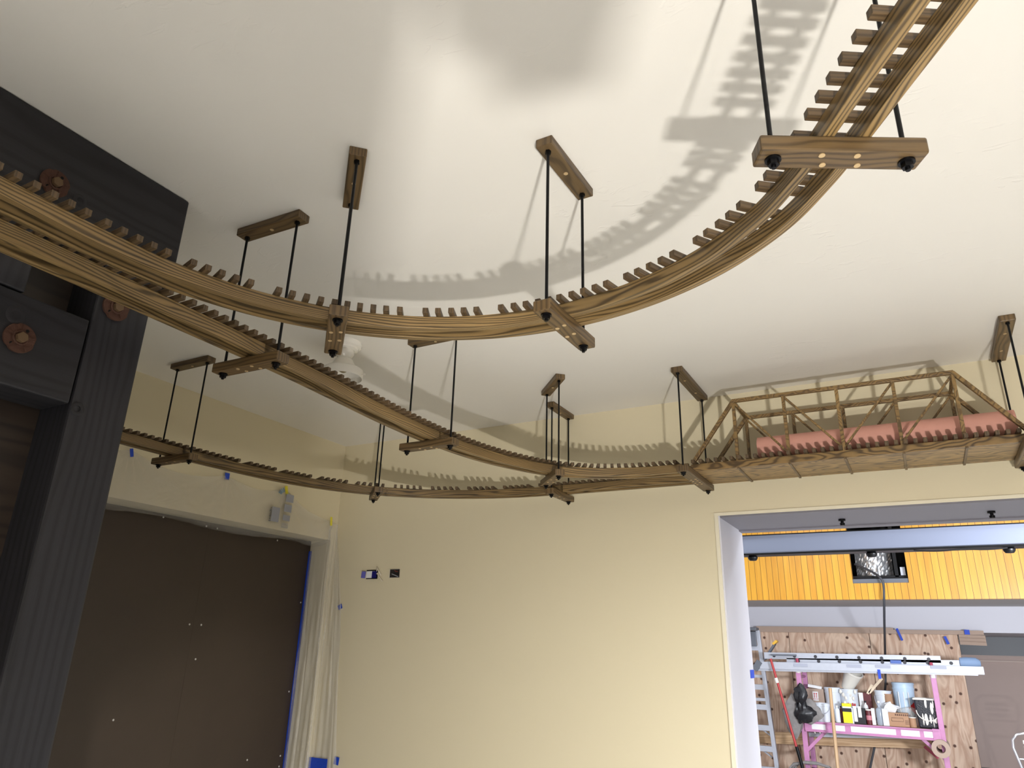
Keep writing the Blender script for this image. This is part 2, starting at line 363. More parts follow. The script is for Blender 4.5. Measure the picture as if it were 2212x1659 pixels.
# ------------------------------------------------------------------ track beds
def smooth(pts, n=10):
    out = []; m = len(pts)
    for i in range(m-1):
        p0 = Vector(pts[max(i-1, 0)]); p1 = Vector(pts[i]); p2 = Vector(pts[i+1]); p3 = Vector(pts[min(i+2, m-1)])
        for k in range(n):
            t = k/n
            out.append(0.5*((2*p1)+(p2-p0)*t+(2*p0-5*p1+4*p2-p3)*t*t+(3*p1-p0-3*p2+p3)*t**3))
    out.append(Vector(pts[-1])); return out
def metre(pts): return [Vector((p.x*K, p.y*K)) for p in pts]
ZB, ZS, ZT = 0.6235, 0.652, 0.6635      # stringer bottom, stringer top, tie top
def zz(z): return CZ + z*K
TIE = MB().obox((0, 0, 0), (0, 1, 0), (1, 0, 0), (0, 0, 1), 0.098*K, 0.0118*K, 0.0118*K)
tie_mesh = None
def place_tie(T, p, ang, half=0.049, z=None):
    """p in metres; ang = travel direction"""
    global tie_mesh
    z = zz((ZS+ZT)/2) if z is None else z
    if tie_mesh is None:
        o = TIE.build('crosstie', OAKT, T.o, 0.0012); tie_mesh = o
    else:
        o = tie_mesh.copy(); C.objects.link(o); o.parent = T.o
    o.location = Vector((p.x, p.y, z)) - T.base; o.rotation_euler = (0, 0, ang); return o
def track(T, pts, cuts, tie_s, hw=0.0312, zs=None):
    """pts dense centreline (metres); cuts = list of arclengths where the stringers are jointed"""
    s = [0]
    for a, c in zip(pts, pts[1:]): s.append(s[-1]+(c-a).length)
    cuts = [-1]+cuts+[1e9]
    for k in range(len(cuts)-1):
        seg = [p for p, q in zip(pts, s) if cuts[k] <= q <= cuts[k+1]]
        nx = [p for p, q in zip(pts, s) if q > cuts[k+1]]
        if nx: seg = seg + [nx[0]]
        if len(seg) < 2: continue
        for o0, o1 in ((-hw, -hw+.0155), (hw-.0155, hw)):
            T.part('stringer', MB().sweep(seg, o0*K, o1*K, zz(ZB), zz(zs or ZS), vo=random.random()*5), OAK, 0.0016)
    for q in tie_s:
        for i in range(len(s)-1):
            if s[i] <= q < s[i+1]:
                f = (q-s[i])/(s[i+1]-s[i]); p = pts[i].lerp(pts[i+1], f); d = pts[min(i+2, len(pts)-1)]-pts[max(i-1, 0)]
                place_tie(T, p, math.atan2(d.y, d.x), z=zz((zs or ZS)+(ZT-ZS)/2)); break
    return s
def near_s(pts, x, y):
    L = 0; best = (1e9, 0)
    for a, c in zip(pts, pts[1:]):
        d = (a-Vector((x*K, y*K))).length
        if d < best[0]: best = (d, L)
        L += (c-a).length
    return best[1]
# near curve
Apts = metre(smooth([(0.56, -0.11), (0.41, 0.17), (0.29, 0.38), (0.17, 0.578), (0.112, 0.675), (0.055, 0.766), (0.0, 0.856), (-0.052, 0.938), (-0.128, 1.031), (-0.2468, 1.1214), (-0.3937, 1.183), (-0.5538, 1.207), (-0.7164, 1.1876), (-0.8687, 1.1245), (-0.9976, 1.0219), (-1.0929, 0.8888), (-1.150, 0.7373), (-1.166, 0.6), (-1.167, 0.45), (-1.167, 0.2), (-1.167, -0.5)], 12))
angs = [0.276, 0.326, 0.376, 0.425, 0.475, 0.527, 0.597, 0.697, 0.744, 0.788, 0.882, 0.93, 0.976, 1.026, 1.072, 1.167, 1.213, 1.26, 1.306, 1.348, 1.425, 1.468, 1.511, 1.554, 1.599, 1.638, 1.677, 1.721, 1.764, 1.809, 1.897, 1.941, 1.984, 2.029, 2.072, 2.159, 2.205, 2.249, 2.293, 2.335, 2.377, 2.422, 2.468, 2.514, 2.558, 2.65, 2.696, 2.741, 2.785, 2.831, 2.913, 2.959, 3.003, 3.048, 3.094, 3.141]
def ray_s(pts, cx, cy, ang):
    L = 0; best = (9, 0)
    for a, c in zip(pts, pts[1:]):
        t = math.atan2(a.y-cy*K, a.x-cx*K); d = abs(t-ang)
        if d < best[0] and a.y > 0.3*K: best = (d, L)
        L += (c-a).length
    # refine linearly
    L = 0
    for a, c in zip(pts, pts[1:]):
        t0 = math.atan2(a.y-cy*K, a.x-cx*K); t1 = math.atan2(c.y-cy*K, c.x-cx*K)
        if t0 <= ang < t1: return L + (ang-t0)/(t1-t0)*(c-a).length
        L += (c-a).length
    return best[1]
TA = Thing('curved_track_bed', P(-0.55, 1.2, ZB), 'near curved oak track bed sweeping from the dark timber frame to the top right', 'model railway track bed', 'hanging wooden track beds')
ts = [ray_s(Apts, -.53, .55, a) for a in angs if a < 3.1]
s0 = near_s(Apts, -1.172, 0.545); ts += [s0+i*0.0277*K for i in range(9)]
s1 = ray_s(Apts, -.53, .55, 0.276); ts += [s1-i*0.0293*K for i in range(1, 9)]
track(TA, Apts, [near_s(Apts, -.013, .868), near_s(Apts, -.553, 1.2), near_s(Apts, -.998, 1.016)], ts)
# middle curve
Bpts = metre(smooth([(-1.298, -0.5), (-1.298, 0.3), (-1.297, 0.7), (-1.300, 1.07), (-1.307, 1.25), (-1.320, 1.42), (-1.334, 1.6), (-1.338, 1.80), (-1.326, 2.0), (-1.288, 2.19), (-1.205, 2.385), (-1.11, 2.49), (-1.0, 2.553), (-0.86, 2.59), (-0.69, 2.6)], 12))
TB = Thing('curved_track_bed', P(-1.3, 1.07, ZB), 'middle oak track bed running from the timber frame under the near curve to the bridge', 'model railway track bed', 'hanging wooden track beds')
sB = near_s(Bpts, -1.31, 0.45); eB = near_s(Bpts, -0.70, 2.6)
n = int((eB-sB)/(0.0279*K)); track(TB, Bpts, [near_s(Bpts, -1.305, 1.07), near_s(Bpts, -1.33, 1.845), near_s(Bpts, -1.174, 2.432)], [sB+i*0.0279*K for i in range(n)], hw=0.0285, zs=0.6555)
# far curve
Cpts = metre(smooth([(-2.325, 0.7), (-2.326, 1.1), (-2.329, 1.452), (-2.328, 1.64), (-2.314, 1.838), (-2.277, 2.09), (-2.2, 2.296), (-2.08, 2.462), (-1.925, 2.588), (-1.749, 2.68), (-1.552, 2.738), (-1.336, 2.76), (-1.122, 2.765), (-0.69, 2.765)], 12))
TC = Thing('curved_track_bed', P(-2.3, 1.64, ZB), 'far oak track bed curving round the room corner behind the other two', 'model railway track bed', 'hanging wooden track beds')
sC = near_s(Cpts, -2.328, 1.15); eC = near_s(Cpts, -0.70, 2.765); tc = []; q = sC; hC = near_s(Cpts, -2.32, 1.75)
k = 0
while q < eC:
    if q < hC or (k % 6) != 5 or q > near_s(Cpts, -1.3, 2.76): tc.append(q)
    if q >= hC: k += 1
    q += 0.0285*K
track(TC, Cpts, [near_s(Cpts, -2.328, 1.64), near_s(Cpts, -2.04, 2.5), near_s(Cpts, -1.29, 2.76)], tc)
# ------------------------------------------------------------------ hangers
BT, BBm = ZB, ZB-0.0235
def make_hanger(L, rs, nplug, W=0.038):
    r = root('track_hanger', (0, 0, 0), 'x', 'track hanger', 'threaded rod hangers')
    z = lambda q: q*K        # local: 0 = ceiling level, negative downward
    hl, hw = L*K/2, W*K/2
    pl = MB().box(-hl, hl, -hw, hw, z(-.021), 0).build('ceiling_plate', OAKB, r, 0.003)
    for i in range(nplug):
        x = 0 if nplug == 1 else (-1, 1)[i]*hl*0.42
        MB().cyl((x, 0, z(-.021)-.0015), (x, 0, z(-.02)), 0.0068, n=14).build('dowel_plug', PLUG, pl)
    cb = MB().box(-hl, hl, -hw, hw, (BBm-1)*K, (BT-1)*K).build('cross_board', OAKB, r, 0.004)
    zb = (BBm-1)*K
    for sx in ((-1, 1) if nplug == 1 else (-1.9, -.7, .7, 1.9)):
        for sy in (-1, 1):
            x = sx*0.0225*K + sy*0.004*K; y = sy*0.0095*K
            MB().cyl((x, y, zb-.0015), (x, y, zb+.002), 0.0058, n=14).build('dowel_plug', PLUG, cb)
    for sx in (-1, 1):
        x = sx*rs*K/2
        MB().cyl((x, 0, z(-.015)), (x, 0, zb-.020), 0.0045, n=10).build('rod', BLACK, r)
        MB().cyl((x, 0, z(-.028)), (x, 0, z(-.0205)), 0.009, n=6, smooth=False).build('nut', BLACK, r)
        nb = MB(); nb.cyl((x, 0, zb-.004), (x, 0, zb+.001), 0.0145, n=18); nb.cyl((x, 0, zb-.014), (x, 0, zb-.004), 0.0105, n=6, smooth=False)
        nb.build('nut', BLACK, r)
    return r
H1 = make_hanger(0.212, 0.171, 1); H2 = make_hanger(0.37, 0.342, 2, 0.043)
def put(proto, x, y, deg, label, first=False):
    o = proto if first else copy_tree(proto)
    o.location = P(x, y, 1.0); o.rotation_euler = (0, 0, math.radians(deg)); o['label'] = label
put(H1, -0.013, 0.868, 28.3, 'black rod hanger with large tilted oak cross board at top right, nearest the camera', True)
put(H1, -0.553, 1.1985, 89, 'black rod hanger under the near curve, plate slanting at the picture centre')
put(H1, -0.998, 1.016, 135, 'hanger on the near curve seen end-on, its board hanging above the white lamp')
put(H1, -1.3145, 1.072, 1.5, 'hanger on the middle track bed left of the white lamp, dark cross board')
put(H1, -2.327, 1.6355, 0, 'hanger on the far track bed beside the timber frame, above the plastic sheeting')
put(H1, -1.342, 1.843, 0, 'hanger on the middle track bed whose ceiling plate hides behind the near curve')
put(H1, -2.025, 2.42, 135.5, 'hanger on the far track bed near the room corner, two rods almost in line')
put(H1, -1.178, 2.43, 132, 'hanger on the middle track bed just before it reaches the far one, slanting plate')
put(H1, -1.291, 2.742, 90, 'hanger on the far track bed close to the back wall behind the slanting plate one')
put(H2, -0.683, 2.648, 90, 'wide hanger carrying the left end of the truss bridge', True)
put(H2, 0.350, 2.652, 90, 'wide hanger carrying the right end of the truss bridge at the picture edge')
# ------------------------------------------------------------------ truss bridge
BR = Thing('truss_bridge', P(-0.17, 2.695, ZB), 'double oak truss bridge carrying the pink paper roll above the wide opening', 'model bridge')
xa, xb = -0.681, 0.352; yf, yk = 2.578, 2.816; zb_, zt_ = ZB+.0005, 0.651
def strip(name, y0, y1, z0=zb_, z1=zt_, m=OAKG, x0=xa, x1=xb):
    return BR.part(name, MB().box(*kb(x0, x1, y0, y1, z0, z1), grain=0), m, 0.0015)
strip('girder', yf, yf+.013); strip('girder', yk-.013, yk)
strip('bottom_panel', yf+.0135, 2.775, zb_, zb_+.007); strip('bottom_panel', 2.780, yk-.0135, zb_+.001, zb_+.007)
vx = [-0.512, -0.337, -0.161, 0.0135, 0.188]; ztop = 0.8765
for x in vx: BR.part('cross_bar', MB().box(*kb(x-.004, x+.004, yf-.002, yk+.002, zb_-.004, zb_+.003), grain=1), OAKB, 0.001)
for i, x in enumerate([xa+.012+i*0.0277 for i in range(37)]):
    BR.part('crosstie', MB().box(*kb(x-.0059, x+.0059, yf-.022, yk+.022, zt_, ZT), grain=1), OAKT, 0.001)
for y in (yf+.0065, yk-.0065):
    th = 0.0132*K; 
    BR.part('top_chord', MB().bar(P(vx[0]-.004, y, ztop), P(vx[-1]+.004, y, ztop), th, th), OAKX, 0.002)
    BR.part('end_post', MB().bar(P(xa+.005, y, 0.655), P(vx[0], y, ztop), th, th*1.15, up=(0, 1, 0)), OAKX, 0.002)
    BR.part('end_post', MB().bar(P(vx[-1], y, ztop), P(xb+.005, y, 0.655), th, th*1.15, up=(0, 1, 0)), OAKX, 0.002)
    for x in vx: BR.part('upright', MB().bar(P(x, y, 0.648), P(x, y, ztop-.004), th*.85, th*.95, up=(0, 1, 0)), OAKX, 0.0015)
    for x0, x1 in ((vx[0], vx[1]), (vx[1], vx[2]), (vx[3], vx[2]), (vx[4], vx[3])):
        BR.part('diagonal', MB().bar(P(x0, y, ztop-.006), P(x1, y, 0.66), th*.55, th*.55, up=(0, 1, 0)), OAKX, 0.001)
for x in (vx[0], vx[-1]):
    BR.part('portal_bar', MB().bar(P(x, yf+.01, ztop), P(x, yk-.01, ztop), th*.8, th*.8), OAKX, 0.0015)
RO = MB(); RO.cyl(P(-0.452, 2.685, ZT+.0455), P(0.338, 2.675, ZT+.0455), 0.045*K, n=48, caps=False)
RO.cyl(P(-0.451, 2.685, ZT+.0455), P(0.337, 2.675, ZT+.0455), 0.012*K, n=24, mi=0, caps=False)
ring = []
for xx, yy in ((-0.452, 2.685), (0.338, 2.675)):
    b0 = len(RO.v); nn = 140
    for i in range(nn):
        f = i/(nn-1); a = f*7*2*math.pi; rr = (0.012+0.033*f)*K; RO.v.append(P(xx, yy, ZT+.0455)+Vector((0, math.cos(a)*rr, math.sin(a)*rr)))
    RO.lathe([(0.012*K, 0), (0.0445*K, 0)], P(xx, yy, ZT+.0455), n=48, ax=(1, 0, 0))
b0 = len(RO.v)
single('paper_roll', RO, PINK, P(-0.05, 2.68, ZT), 'pink rosin paper roll lying on the truss bridge deck', 'paper roll')
# ------------------------------------------------------------------ ceiling lamp
lx, ly = -1.669, 1.756
CL = Thing('ceiling_lamp', P(lx, ly, 1.0), 'white porcelain ceiling lamp with open fitter behind the near curve', 'lamp')
c = P(lx, ly, 1.0)
def pr(l): return [(r*K, -h*K) for r, h in l]
CL.part('canopy', MB().lathe(pr([(0.0, 0), (0.056, 0), (0.057, .010), (0.054, .018), (0.046, .021), (0.044, .027), (0.032, .029), (0.0335, .036), (0.032, .046), (0.025, .057), (0.020, .064), (0.0, .064)]), c), WHITE)
sh = CL.part('shade_fitter', MB().lathe(pr([(0.018, .060), (0.025, .061), (0.031, .065), (0.036, .075), (0.041, .086), (0.045, .092), (0.047, .096), (0.062, .098), (0.0695, .103), (0.071, .109), (0.071, .132), (0.0685, .133), (0.0685, .110), (0.044, .101), (0.028, .080), (0.0, .074)]), c), WHITEM)
CL.part('socket', MB().lathe(pr([(0, .07), (0.013, .07), (0.013, .108), (0.006, .112), (0, .112)]), c), mat('brass_socket', (150, 136, 96), 0.4, 0.6))
for a in (20, 140, 262):
    d = Vector((math.cos(math.radians(a)), math.sin(math.radians(a)), 0))
    b = MB(); b.cyl(c+d*0.065*K+Vector((0, 0, -.122*K)), c+d*0.079*K+Vector((0, 0, -.122*K)), 0.0028, n=8); b.cyl(c+d*0.078*K+Vector((0, 0, -.122*K)), c+d*0.083*K+Vector((0, 0, -.122*K)), 0.005, n=10)
    CL.part('thumb_screw', b, WHITEM, parent=None)
for a in (-60, 120):
    d = Vector((math.cos(math.radians(a)), math.sin(math.radians(a)), 0))
    CL.part('canopy_screw', MB().lathe([(0, -.006), (.004, -.005), (.006, 0)], c+d*0.05*K+Vector((0, 0, -.018*K)), n=10), WHITE)
# ------------------------------------------------------------------ timber frame on the left
TF = Thing('timber_frame', P(-1.5, 0.8, FLOOR), 'massive near-black timber door frame with rusty bolt washers at left', 'timber frame')
XF = -1.43
TF.part('header_beam', MB().box(*kb(XF-.16, XF, -0.7, 0.913, 0.765, 0.999), grain=1), CHAR, 0.006)
TF.part('post', MB().box(*kb(XF-.15, XF-.001, 0.757, 0.876, FLOOR, 0.765), grain=2), CHAR, 0.008)
TF.part('cross_rail', MB().box(*kb(XF-.10, XF+.001, -0.7, 0.752, 0.430, 0.612), grain=1), CHAR, 0.005)
TF.part('block', MB().box(*kb(XF-.10, XF-.001, 0.2, 0.622, 0.616, 0.762), grain=2), CHAR, 0.005)
TF.part('recessed_planking', MB().box(*kb(XF-.15, XF-.11, -0.7, 0.757, FLOOR, 0.765), grain=1), wood('dark_planks', (58, 48, 40), (30, 25, 22), freq=18, warp=4), 0)
def washer(y, z, rr=0.029):
    c = P(XF, y, z)+Vector((0.0005, 0, 0)); b = MB(); n = 28; R0 = rr*K
    prof = []
    for i in range(n):
        a = 2*math.pi*i/n; k = 1.0 if i % 9 else 0.93
        prof.append((R0*k*math.cos(a), R0*k*math.sin(a)))
    v0 = len(b.v)
    for x in (0, .007):
        for q in prof: b.v.append(c+Vector((x, q[0], q[1])))
    for i in range(n):
        j = (i+1) % n; b.face([v0+i, v0+j, v0+n+j, v0+n+i], [(0, 0)]*4)
    b.face([v0+n+i for i in range(n)], [(0, 0)]*n); b.face([v0+i for i in range(n)][::-1], [(0, 0)]*n)
    b.lathe([(R0*.5, .006), (R0*.5, .011), (R0*.42, .012), (R0*.3, .009)], c, n=20, ax=(1, 0, 0))
    for i in range(5):
        a = i*1.2566+.3; d = Vector((0, math.cos(a), math.sin(a))); b.bar(c+d*R0*.5+Vector((.008, 0, 0)), c+d*R0*.92+Vector((.008, 0, 0)), .004, .003, up=(1, 0, 0))
    w_ = TF.part('washer_plate', b, RUST, 0)
    h = MB(); h.cyl(c+Vector((.005, 0, 0)), c+Vector((.022, 0, 0)), R0*.36, n=6, smooth=False); TF.part('bolt_head', h, RUSTB, 0.001, parent=w_)
    for a in (1.1, 4.0):
        d = Vector((0, math.cos(a), math.sin(a)))*R0*.68; TF.part('hole', MB().cyl(c+d+Vector((.005, 0, 0)), c+d+Vector((.0078, 0, 0)), R0*.11, n=12), DARK, parent=w_)
washer(0.617, 0.862); washer(0.633, 0.524); washer(0.797, 0.661)
def knot(y, z, r):
    TF.part('knot', MB().lathe([(r*.45, .0012), (r*.6, .002), (r*.85, .0022), (r, .0004)], P(XF, y, z)+Vector((.0008, 0, 0)), n=18, ax=(1, 0, 0)), CHAR)
knot(0.617, 0.566, .026); knot(0.672, 0.855, .02); knot(0.77, 0.425, .02)
# ------------------------------------------------------------------ dark panels in the left opening
XP = -2.765
for y0, y1, lab, scs in ((2.1848, 2.822, 'dark brown hardboard sheet right of the seam, next to the blue tape edge', ((2.225, .471), (2.59, .466), (2.225, .055), (2.225, -.084), (2.80, .184), (2.795, -.231), (2.79, -.510), (2.59, -.507), (2.79, -.555))),
                         (1.25, 2.184, 'dark brown hardboard sheet left of the seam, beside the timber post', ((1.945, .477), (2.165, .472), (2.165, .055), (1.9, -.3)))):
    T = Thing('hardboard_sheet', P(XP, (y0+y1)/2, FLOOR), lab, 'panel', 'dark hardboard sheets')
    T.part('board', MB().box(*kb(XP-.01, XP, y0, y1, FLOOR, 0.49), grain=2), HARD, 0)
    for y, z in scs: T.part('screw', MB().lathe([(0, .003), (.0042, .0026), (.006, 0)], P(XP, y, z), n=10, ax=(1, 0, 0)), mat('galvanised_screw', (205, 205, 200), 0.35, 0.3))
struct('wall_left_backing', MB().box(*kb(-2.9, XP-.012, -0.6, 2.825, FLOOR, 0.492)), DARK)
# ------------------------------------------------------------------ plastic sheeting
def sheet(name, fn, nu, nv, label):
    b = MB(); 
    for i in range(nu+1):
        for j in range(nv+1): b.v.append(fn(i/nu, j/nv))
    for i in range(nu):
        for j in range(nv):
            a = i*(nv+1)+j; b.face([a, a+nv+1, a+nv+2, a+1], [(0, 0)]*4, 0, True)
    return single(name, b, FILM, b.v[0], label, 'plastic sheet', 'masking plastic')
anch = [(1.2, .675), (1.65, .683), (2.115, .679), (2.462, .688), (2.80, .588)]
def ztop_(y):
    for (a, za), (c_, zc) in zip(anch, anch[1:]):
        if y <= c_:
            f = max(0, (y-a)/(c_-a)); return za+(zc-za)*f - 0.035*math.sin(math.pi*f)*(c_-a)/0.4
    return anch[-1][1]
def hdr(u, v):
    y = 1.2 + (2.812-1.2)*u; zt = ztop_(y)
    if v < 0.72: z = zt + (0.486-zt)*(v/0.72); x = XL; under = 0
    else: z = 0.486; under = (v-0.72)/0.28; x = XL - under*0.125; z -= 0.012*math.sin(under*3)+0.010*under*(1+math.sin(y*9))
    d = 0.004
    for ya, za in anch:
        r = math.hypot(y-ya, z-za)+1e-4; an = math.atan2(z-za, y-ya)
        d += 0.012*math.exp(-r/0.22)*(0.5+0.5*math.sin(an*15+ya*9))*min(1, r/0.03)
    d += 0.003*(1+math.sin(y*23+z*17+math.sin(y*9)*2))
    return P(x + (d if not under else 0), y, z - (d*0.5 if under else 0))
sheet('plastic_sheet', hdr, 150, 34, 'clear plastic sheet taped along the wall above the dark panels')
def cor(u, v):
    z = 0.575 + (-0.62-0.575)*v
    xr = -2.628 + (0.085)*min(1, max(0, (0.575-z)/0.41)) + 0.07*max(0, (0.164-z))/0.67*1.0
    path = [(-2.755, 2.812), (-2.628, 2.812), (-2.620, 2.850), (xr, 2.852)]
    if z > 0.485: path[0] = (-2.628, 2.80-.0)
    k = u*3; i = min(2, int(k)); f = k-i
    x = path[i][0]+(path[i+1][0]-path[i][0])*f; y = path[i][1]+(path[i+1][1]-path[i][1])*f
    wr = 0.006*math.sin(u*26+z*2.2+math.sin(z*5))+0.004*math.sin(u*55-z*4)
    wr *= min(1, 0.3+(0.575-z))
    return P(x+0.004+max(-.004, wr)*0.8, y-0.003-abs(wr)*0.9, z)
sheet('plastic_sheet', cor, 90, 60, 'wrinkled clear plastic sheet hanging over the jamb and room corner')
def patch(name, c, ax, ay, w, h, m, label, cat, group=None, t=0.0012):
    ax = Vector(ax).normalized(); ay = Vector(ay).normalized()
    b = MB().obox(Vector(c), ax, ay, ax.cross(ay), w, h, t)
    return single(name, b, m, c, label, cat, group)
TG = 'pieces of masking tape'
def wallL(y, z, o=.012): return P(XL+o, y, z)
patch('tape', wallL(1.655, .672), (0, .3, -1), (0, 1, .3), .045, .02, BTAPE, 'torn blue tape holding the plastic sheet near the timber post', 'tape', TG)
patch('tape', wallL(2.115, .676), (0, .05, -1), (0, 1, .05), .042, .035, BTAPE, 'blue tape holding the middle of the plastic sheet under the far track bed', 'tape', TG)
patch('tape', wallL(2.47, .682), (0, .3, -1), (0, 1, .3), .06, .024, YTAPE, 'yellow tape above the grey print on the plastic sheet', 'tape', TG)
patch('tape', wallL(2.80, .585), (0, .1, -1), (0, 1, .1), .062, .020, YTAPE, 'yellow tape at the right end of the plastic sheet by the corner', 'tape', TG)
patch('tape', P(-2.545, YB-.012, .165), (1, 0, .45), (-.45, 0, 1), .035, .032, BTAPE, 'small blue tape square holding plastic on the back wall', 'tape', TG)
patch('tape', P(-2.47, YB-.012, -.512), (1, 0, -.1), (.1, 0, 1), .04, .045, BTAPE, 'blue tape scrap right of the wide blue strip at the bottom', 'tape', TG)
b = MB(); b.box(*kb(-2.628, -2.517, YB-.022, YB-.02, -.60, -.508)); single('tape', b, BTAPE, P(-2.57, YB-.02, -.55), 'wide blue tape rectangle at the bottom beside the dark panel', 'tape', TG)
b = MB(); b.box(*kb(XP+.002, XP+.004, 2.811, 2.824, -.9, .43)); b.box(*kb(XP+.002, XP+.020, 2.812, 2.814, -.9, .44)); single('tape', b, BTAPE, P(XP, 2.81, -.3), 'long vertical blue tape along the right edge of the dark panel', 'tape', TG)
# grey printing on the plastic
BG = Thing('printed_label', wallL(2.46, .6), 'grey and blue printing on the plastic sheet below the yellow tape', 'printing')
for y0, y1, z0, z1 in ((2.464, 2.512, .627, .664), (2.460, 2.507, .579, .614), (2.459, 2.504, .537, .564), (2.387, 2.435, .522, .590)):
    BG.part('print_block', MB().box(*kb(XL+.0225, XL+.0230, y0, y1, z0, z1)), PRINTG)
for k in range(4): BG.part('print_block', MB().box(*kb(XL+.0225, XL+.0230, 2.456, 2.498, .503+k*.006, .5055+k*.006)), PRINTG)
for i in range(4):
    a = 2.85-i*.22; BG.part('lettering', MB().obox(wallL(2.475+math.cos(a)*.055, .650+math.sin(a)*.036, .0225), (0, math.cos(a), math.sin(a)), (0, -math.sin(a), math.cos(a)), (1, 0, 0), .030, .010, .0006), mat('blue_grey_print', (120, 146, 166), 0.6))
for i in range(9): BG.part('lettering', MB().obox(wallL(2.381, .583-.0075*i, .0225), (0, 1, 0), (0, 0, 1), (1, 0, 0), .008+.005*(i % 3), .0055, .0006), mat('dark_print', (104, 108, 116), 0.6))
def text(T, name, s, loc, ax, ay, size, m, extrude=0.0004, parent=None):
    cu = bpy.data.curves.new(name, 'FONT'); cu.body = s; cu.size = size; cu.extrude = extrude; cu.align_x = 'CENTER'; cu.align_y = 'CENTER'
    o = bpy.data.objects.new(name, cu); C.objects.link(o); cu.materials.append(m)
    ax = Vector(ax).normalized(); ay = Vector(ay).normalized(); az = ax.cross(ay)
    M = Matrix((ax, ay, az)).transposed().to_4x4(); M.translation = Vector(loc) - T.base
    dg = bpy.context.evaluated_depsgraph_get(); me = bpy.data.meshes.new_from_object(o.evaluated_get(dg)); bpy.data.objects.remove(o)
    q = bpy.data.objects.new(name, me); C.objects.link(q); q.parent = parent or T.o; q.matrix_local = M
    return q
# ------------------------------------------------------------------ electrical boxes on the back wall
JB = Thing('electrical_box', P(-2.37, YB, .30), 'taped electrical box with blue tape and looping white cable on the back wall', 'electrical box')
JB.part('box_rim', MB().box(*kb(-2.40, -2.333, YB-.008, YB-.002, .297, .339)), BLACK, 0)
JB.part('tape_cover', MB().box(*kb(-2.398, -2.345, YB-.011, YB-.008, .301, .334)), LABELW, 0.001)
JB.part('tape_cover', MB().box(*kb(-2.362, -2.336, YB-.012, YB-.0085, .301, .333)), mat('deep_blue_tape', (24, 22, 110), 0.5), 0)
JB.part('tape_cover', MB().obox(P(-2.413, YB-.014, .317), (1, .25, -.1), (.1, 0, 1), (0, -1, 0), .03, .045, .002), mat('pale_blue_tape', (92, 92, 170), 0.6), 0)
for s_ in (0, 1):
    JB.part('cable', MB().tube([P(-2.338, YB-.006, .325+.006*s_), P(-2.325, YB-.022, .344+.004*s_), P(-2.308, YB-.03, .330+.003*s_), P(-2.298, YB-.02, .300+.01*s_)] if s_ else [P(-2.338, YB-.006, .32), P(-2.322, YB-.02, .322), P(-2.308, YB-.024, .305), P(-2.292, YB-.012, .284)], .0035, 8), mat('cream_cable', (214, 204, 184), 0.5))
JC = Thing('electrical_box', P(-2.228, YB, .30), 'open square electrical box with dark inside, right of the taped one', 'electrical box')
JC.part('box_recess', MB().box(*kb(-2.259, -2.197, YB-.003, YB-.0015, .300, .341)), mat('dark_box_inside', (44, 40, 38), 0.6, noise=0.5, nscale=60), 0)
JC.part('box_rim', MB().tube([P(-2.259, YB-.004, .300), P(-2.197, YB-.004, .300), P(-2.197, YB-.004, .341), P(-2.259, YB-.004, .341), P(-2.259, YB-.004, .300)], .002, 6), mat('box_rim_cream', (216, 206, 186), 0.5))
JC.part('wire', MB().tube([P(-2.244, YB-.005, .318), P(-2.225, YB-.007, .312), P(-2.205, YB-.006, .305)], .0025, 6), ALU)
JC.part('wire', MB().tube([P(-2.23, YB-.005, .336), P(-2.222, YB-.006, .33), P(-2.21, YB-.005, .328)], .0018, 6), mat('red_wire', (150, 60, 50), 0.5))
JC.part('wire', MB().tube([P(-2.238, YB-.005, .321), P(-2.22, YB-.008, .322), P(-2.203, YB-.006, .316)], .0035, 6), INK)
exec_shop = True
# ================================================================== the room beyond
def Q(cx, cy, Y):
    """point on the plane y=Y of the far room that the survey photo shows at (cx, cy) of its lower right quarter"""
    px = 1540+cx/2.7693; py = 1060+cy/2.7693
    d = R3 @ Vector(((px-1106)/FPX, 1, -(py-829.5)/FPX)); d = d*(Y/d.y); return P(d.x, d.y, d.z)
def S(px, py, Y):
    d = R3 @ Vector(((px-1106)/FPX, 1, -(py-829.5)/FPX)); d = d*(Y/d.y); return P(d.x, d.y, d.z)
YW = 9.9
FLOOR2 = -1.25; F2 = CZ+FLOOR2*K       # the far room's floor is a step lower
struct('floor_2', MB().box(*kb(-3.5, 3.6, 3.25, 11.9, FLOOR2-.05, FLOOR2)), FLOORM)
struct('ceiling_2', MB().box(*kb(-3.5, 3.6, 3.25, YW+.2, 1.62, 1.68)), mat('shop_ceiling', (190, 188, 186), 0.7))
struct('wall_left_2', MB().box(*kb(-3.6, -3.5, 3.25, 11.9, FLOOR2, 1.62)), SHOPW)
struct('wall_right_2', MB().box(*kb(3.5, 3.6, 3.25, 11.9, FLOOR2, 1.62)), SHOPW)
b = MB(); b.box(*kb(-3.5, -2.9, 3.16, 3.25, FLOOR, 1.62)); b.box(*kb(-3.5, 3.5, 3.262, 3.30, 1.06, 1.62)); b.box(*kb(1.75, 3.5, 3.252, 3.30, FLOOR, 1.06))
struct('wall_front_2', b, SHOPW)
struct('wall_back_2', MB().box(*kb(-3.5, 3.5, YW, 11.9, 0.288, 1.62)), SHOPW)
YY = 8.63; hx0, hx1, hz0 = -0.632, -0.105, 0.730; hz1 = 1.335
b = MB(); b.box(*kb(-3.5, hx0, YY, YY+.12, 0.566, 1.62)); b.box(*kb(hx1, 3.5, YY, YY+.12, 0.566, 1.62)); b.box(*kb(hx0, hx1, YY, YY+.12, 0.566, hz0)); b.box(*kb(hx0, hx1, YY, YY+.12, hz1, 1.62))
struct('wall_bulkhead', b, BEAD)
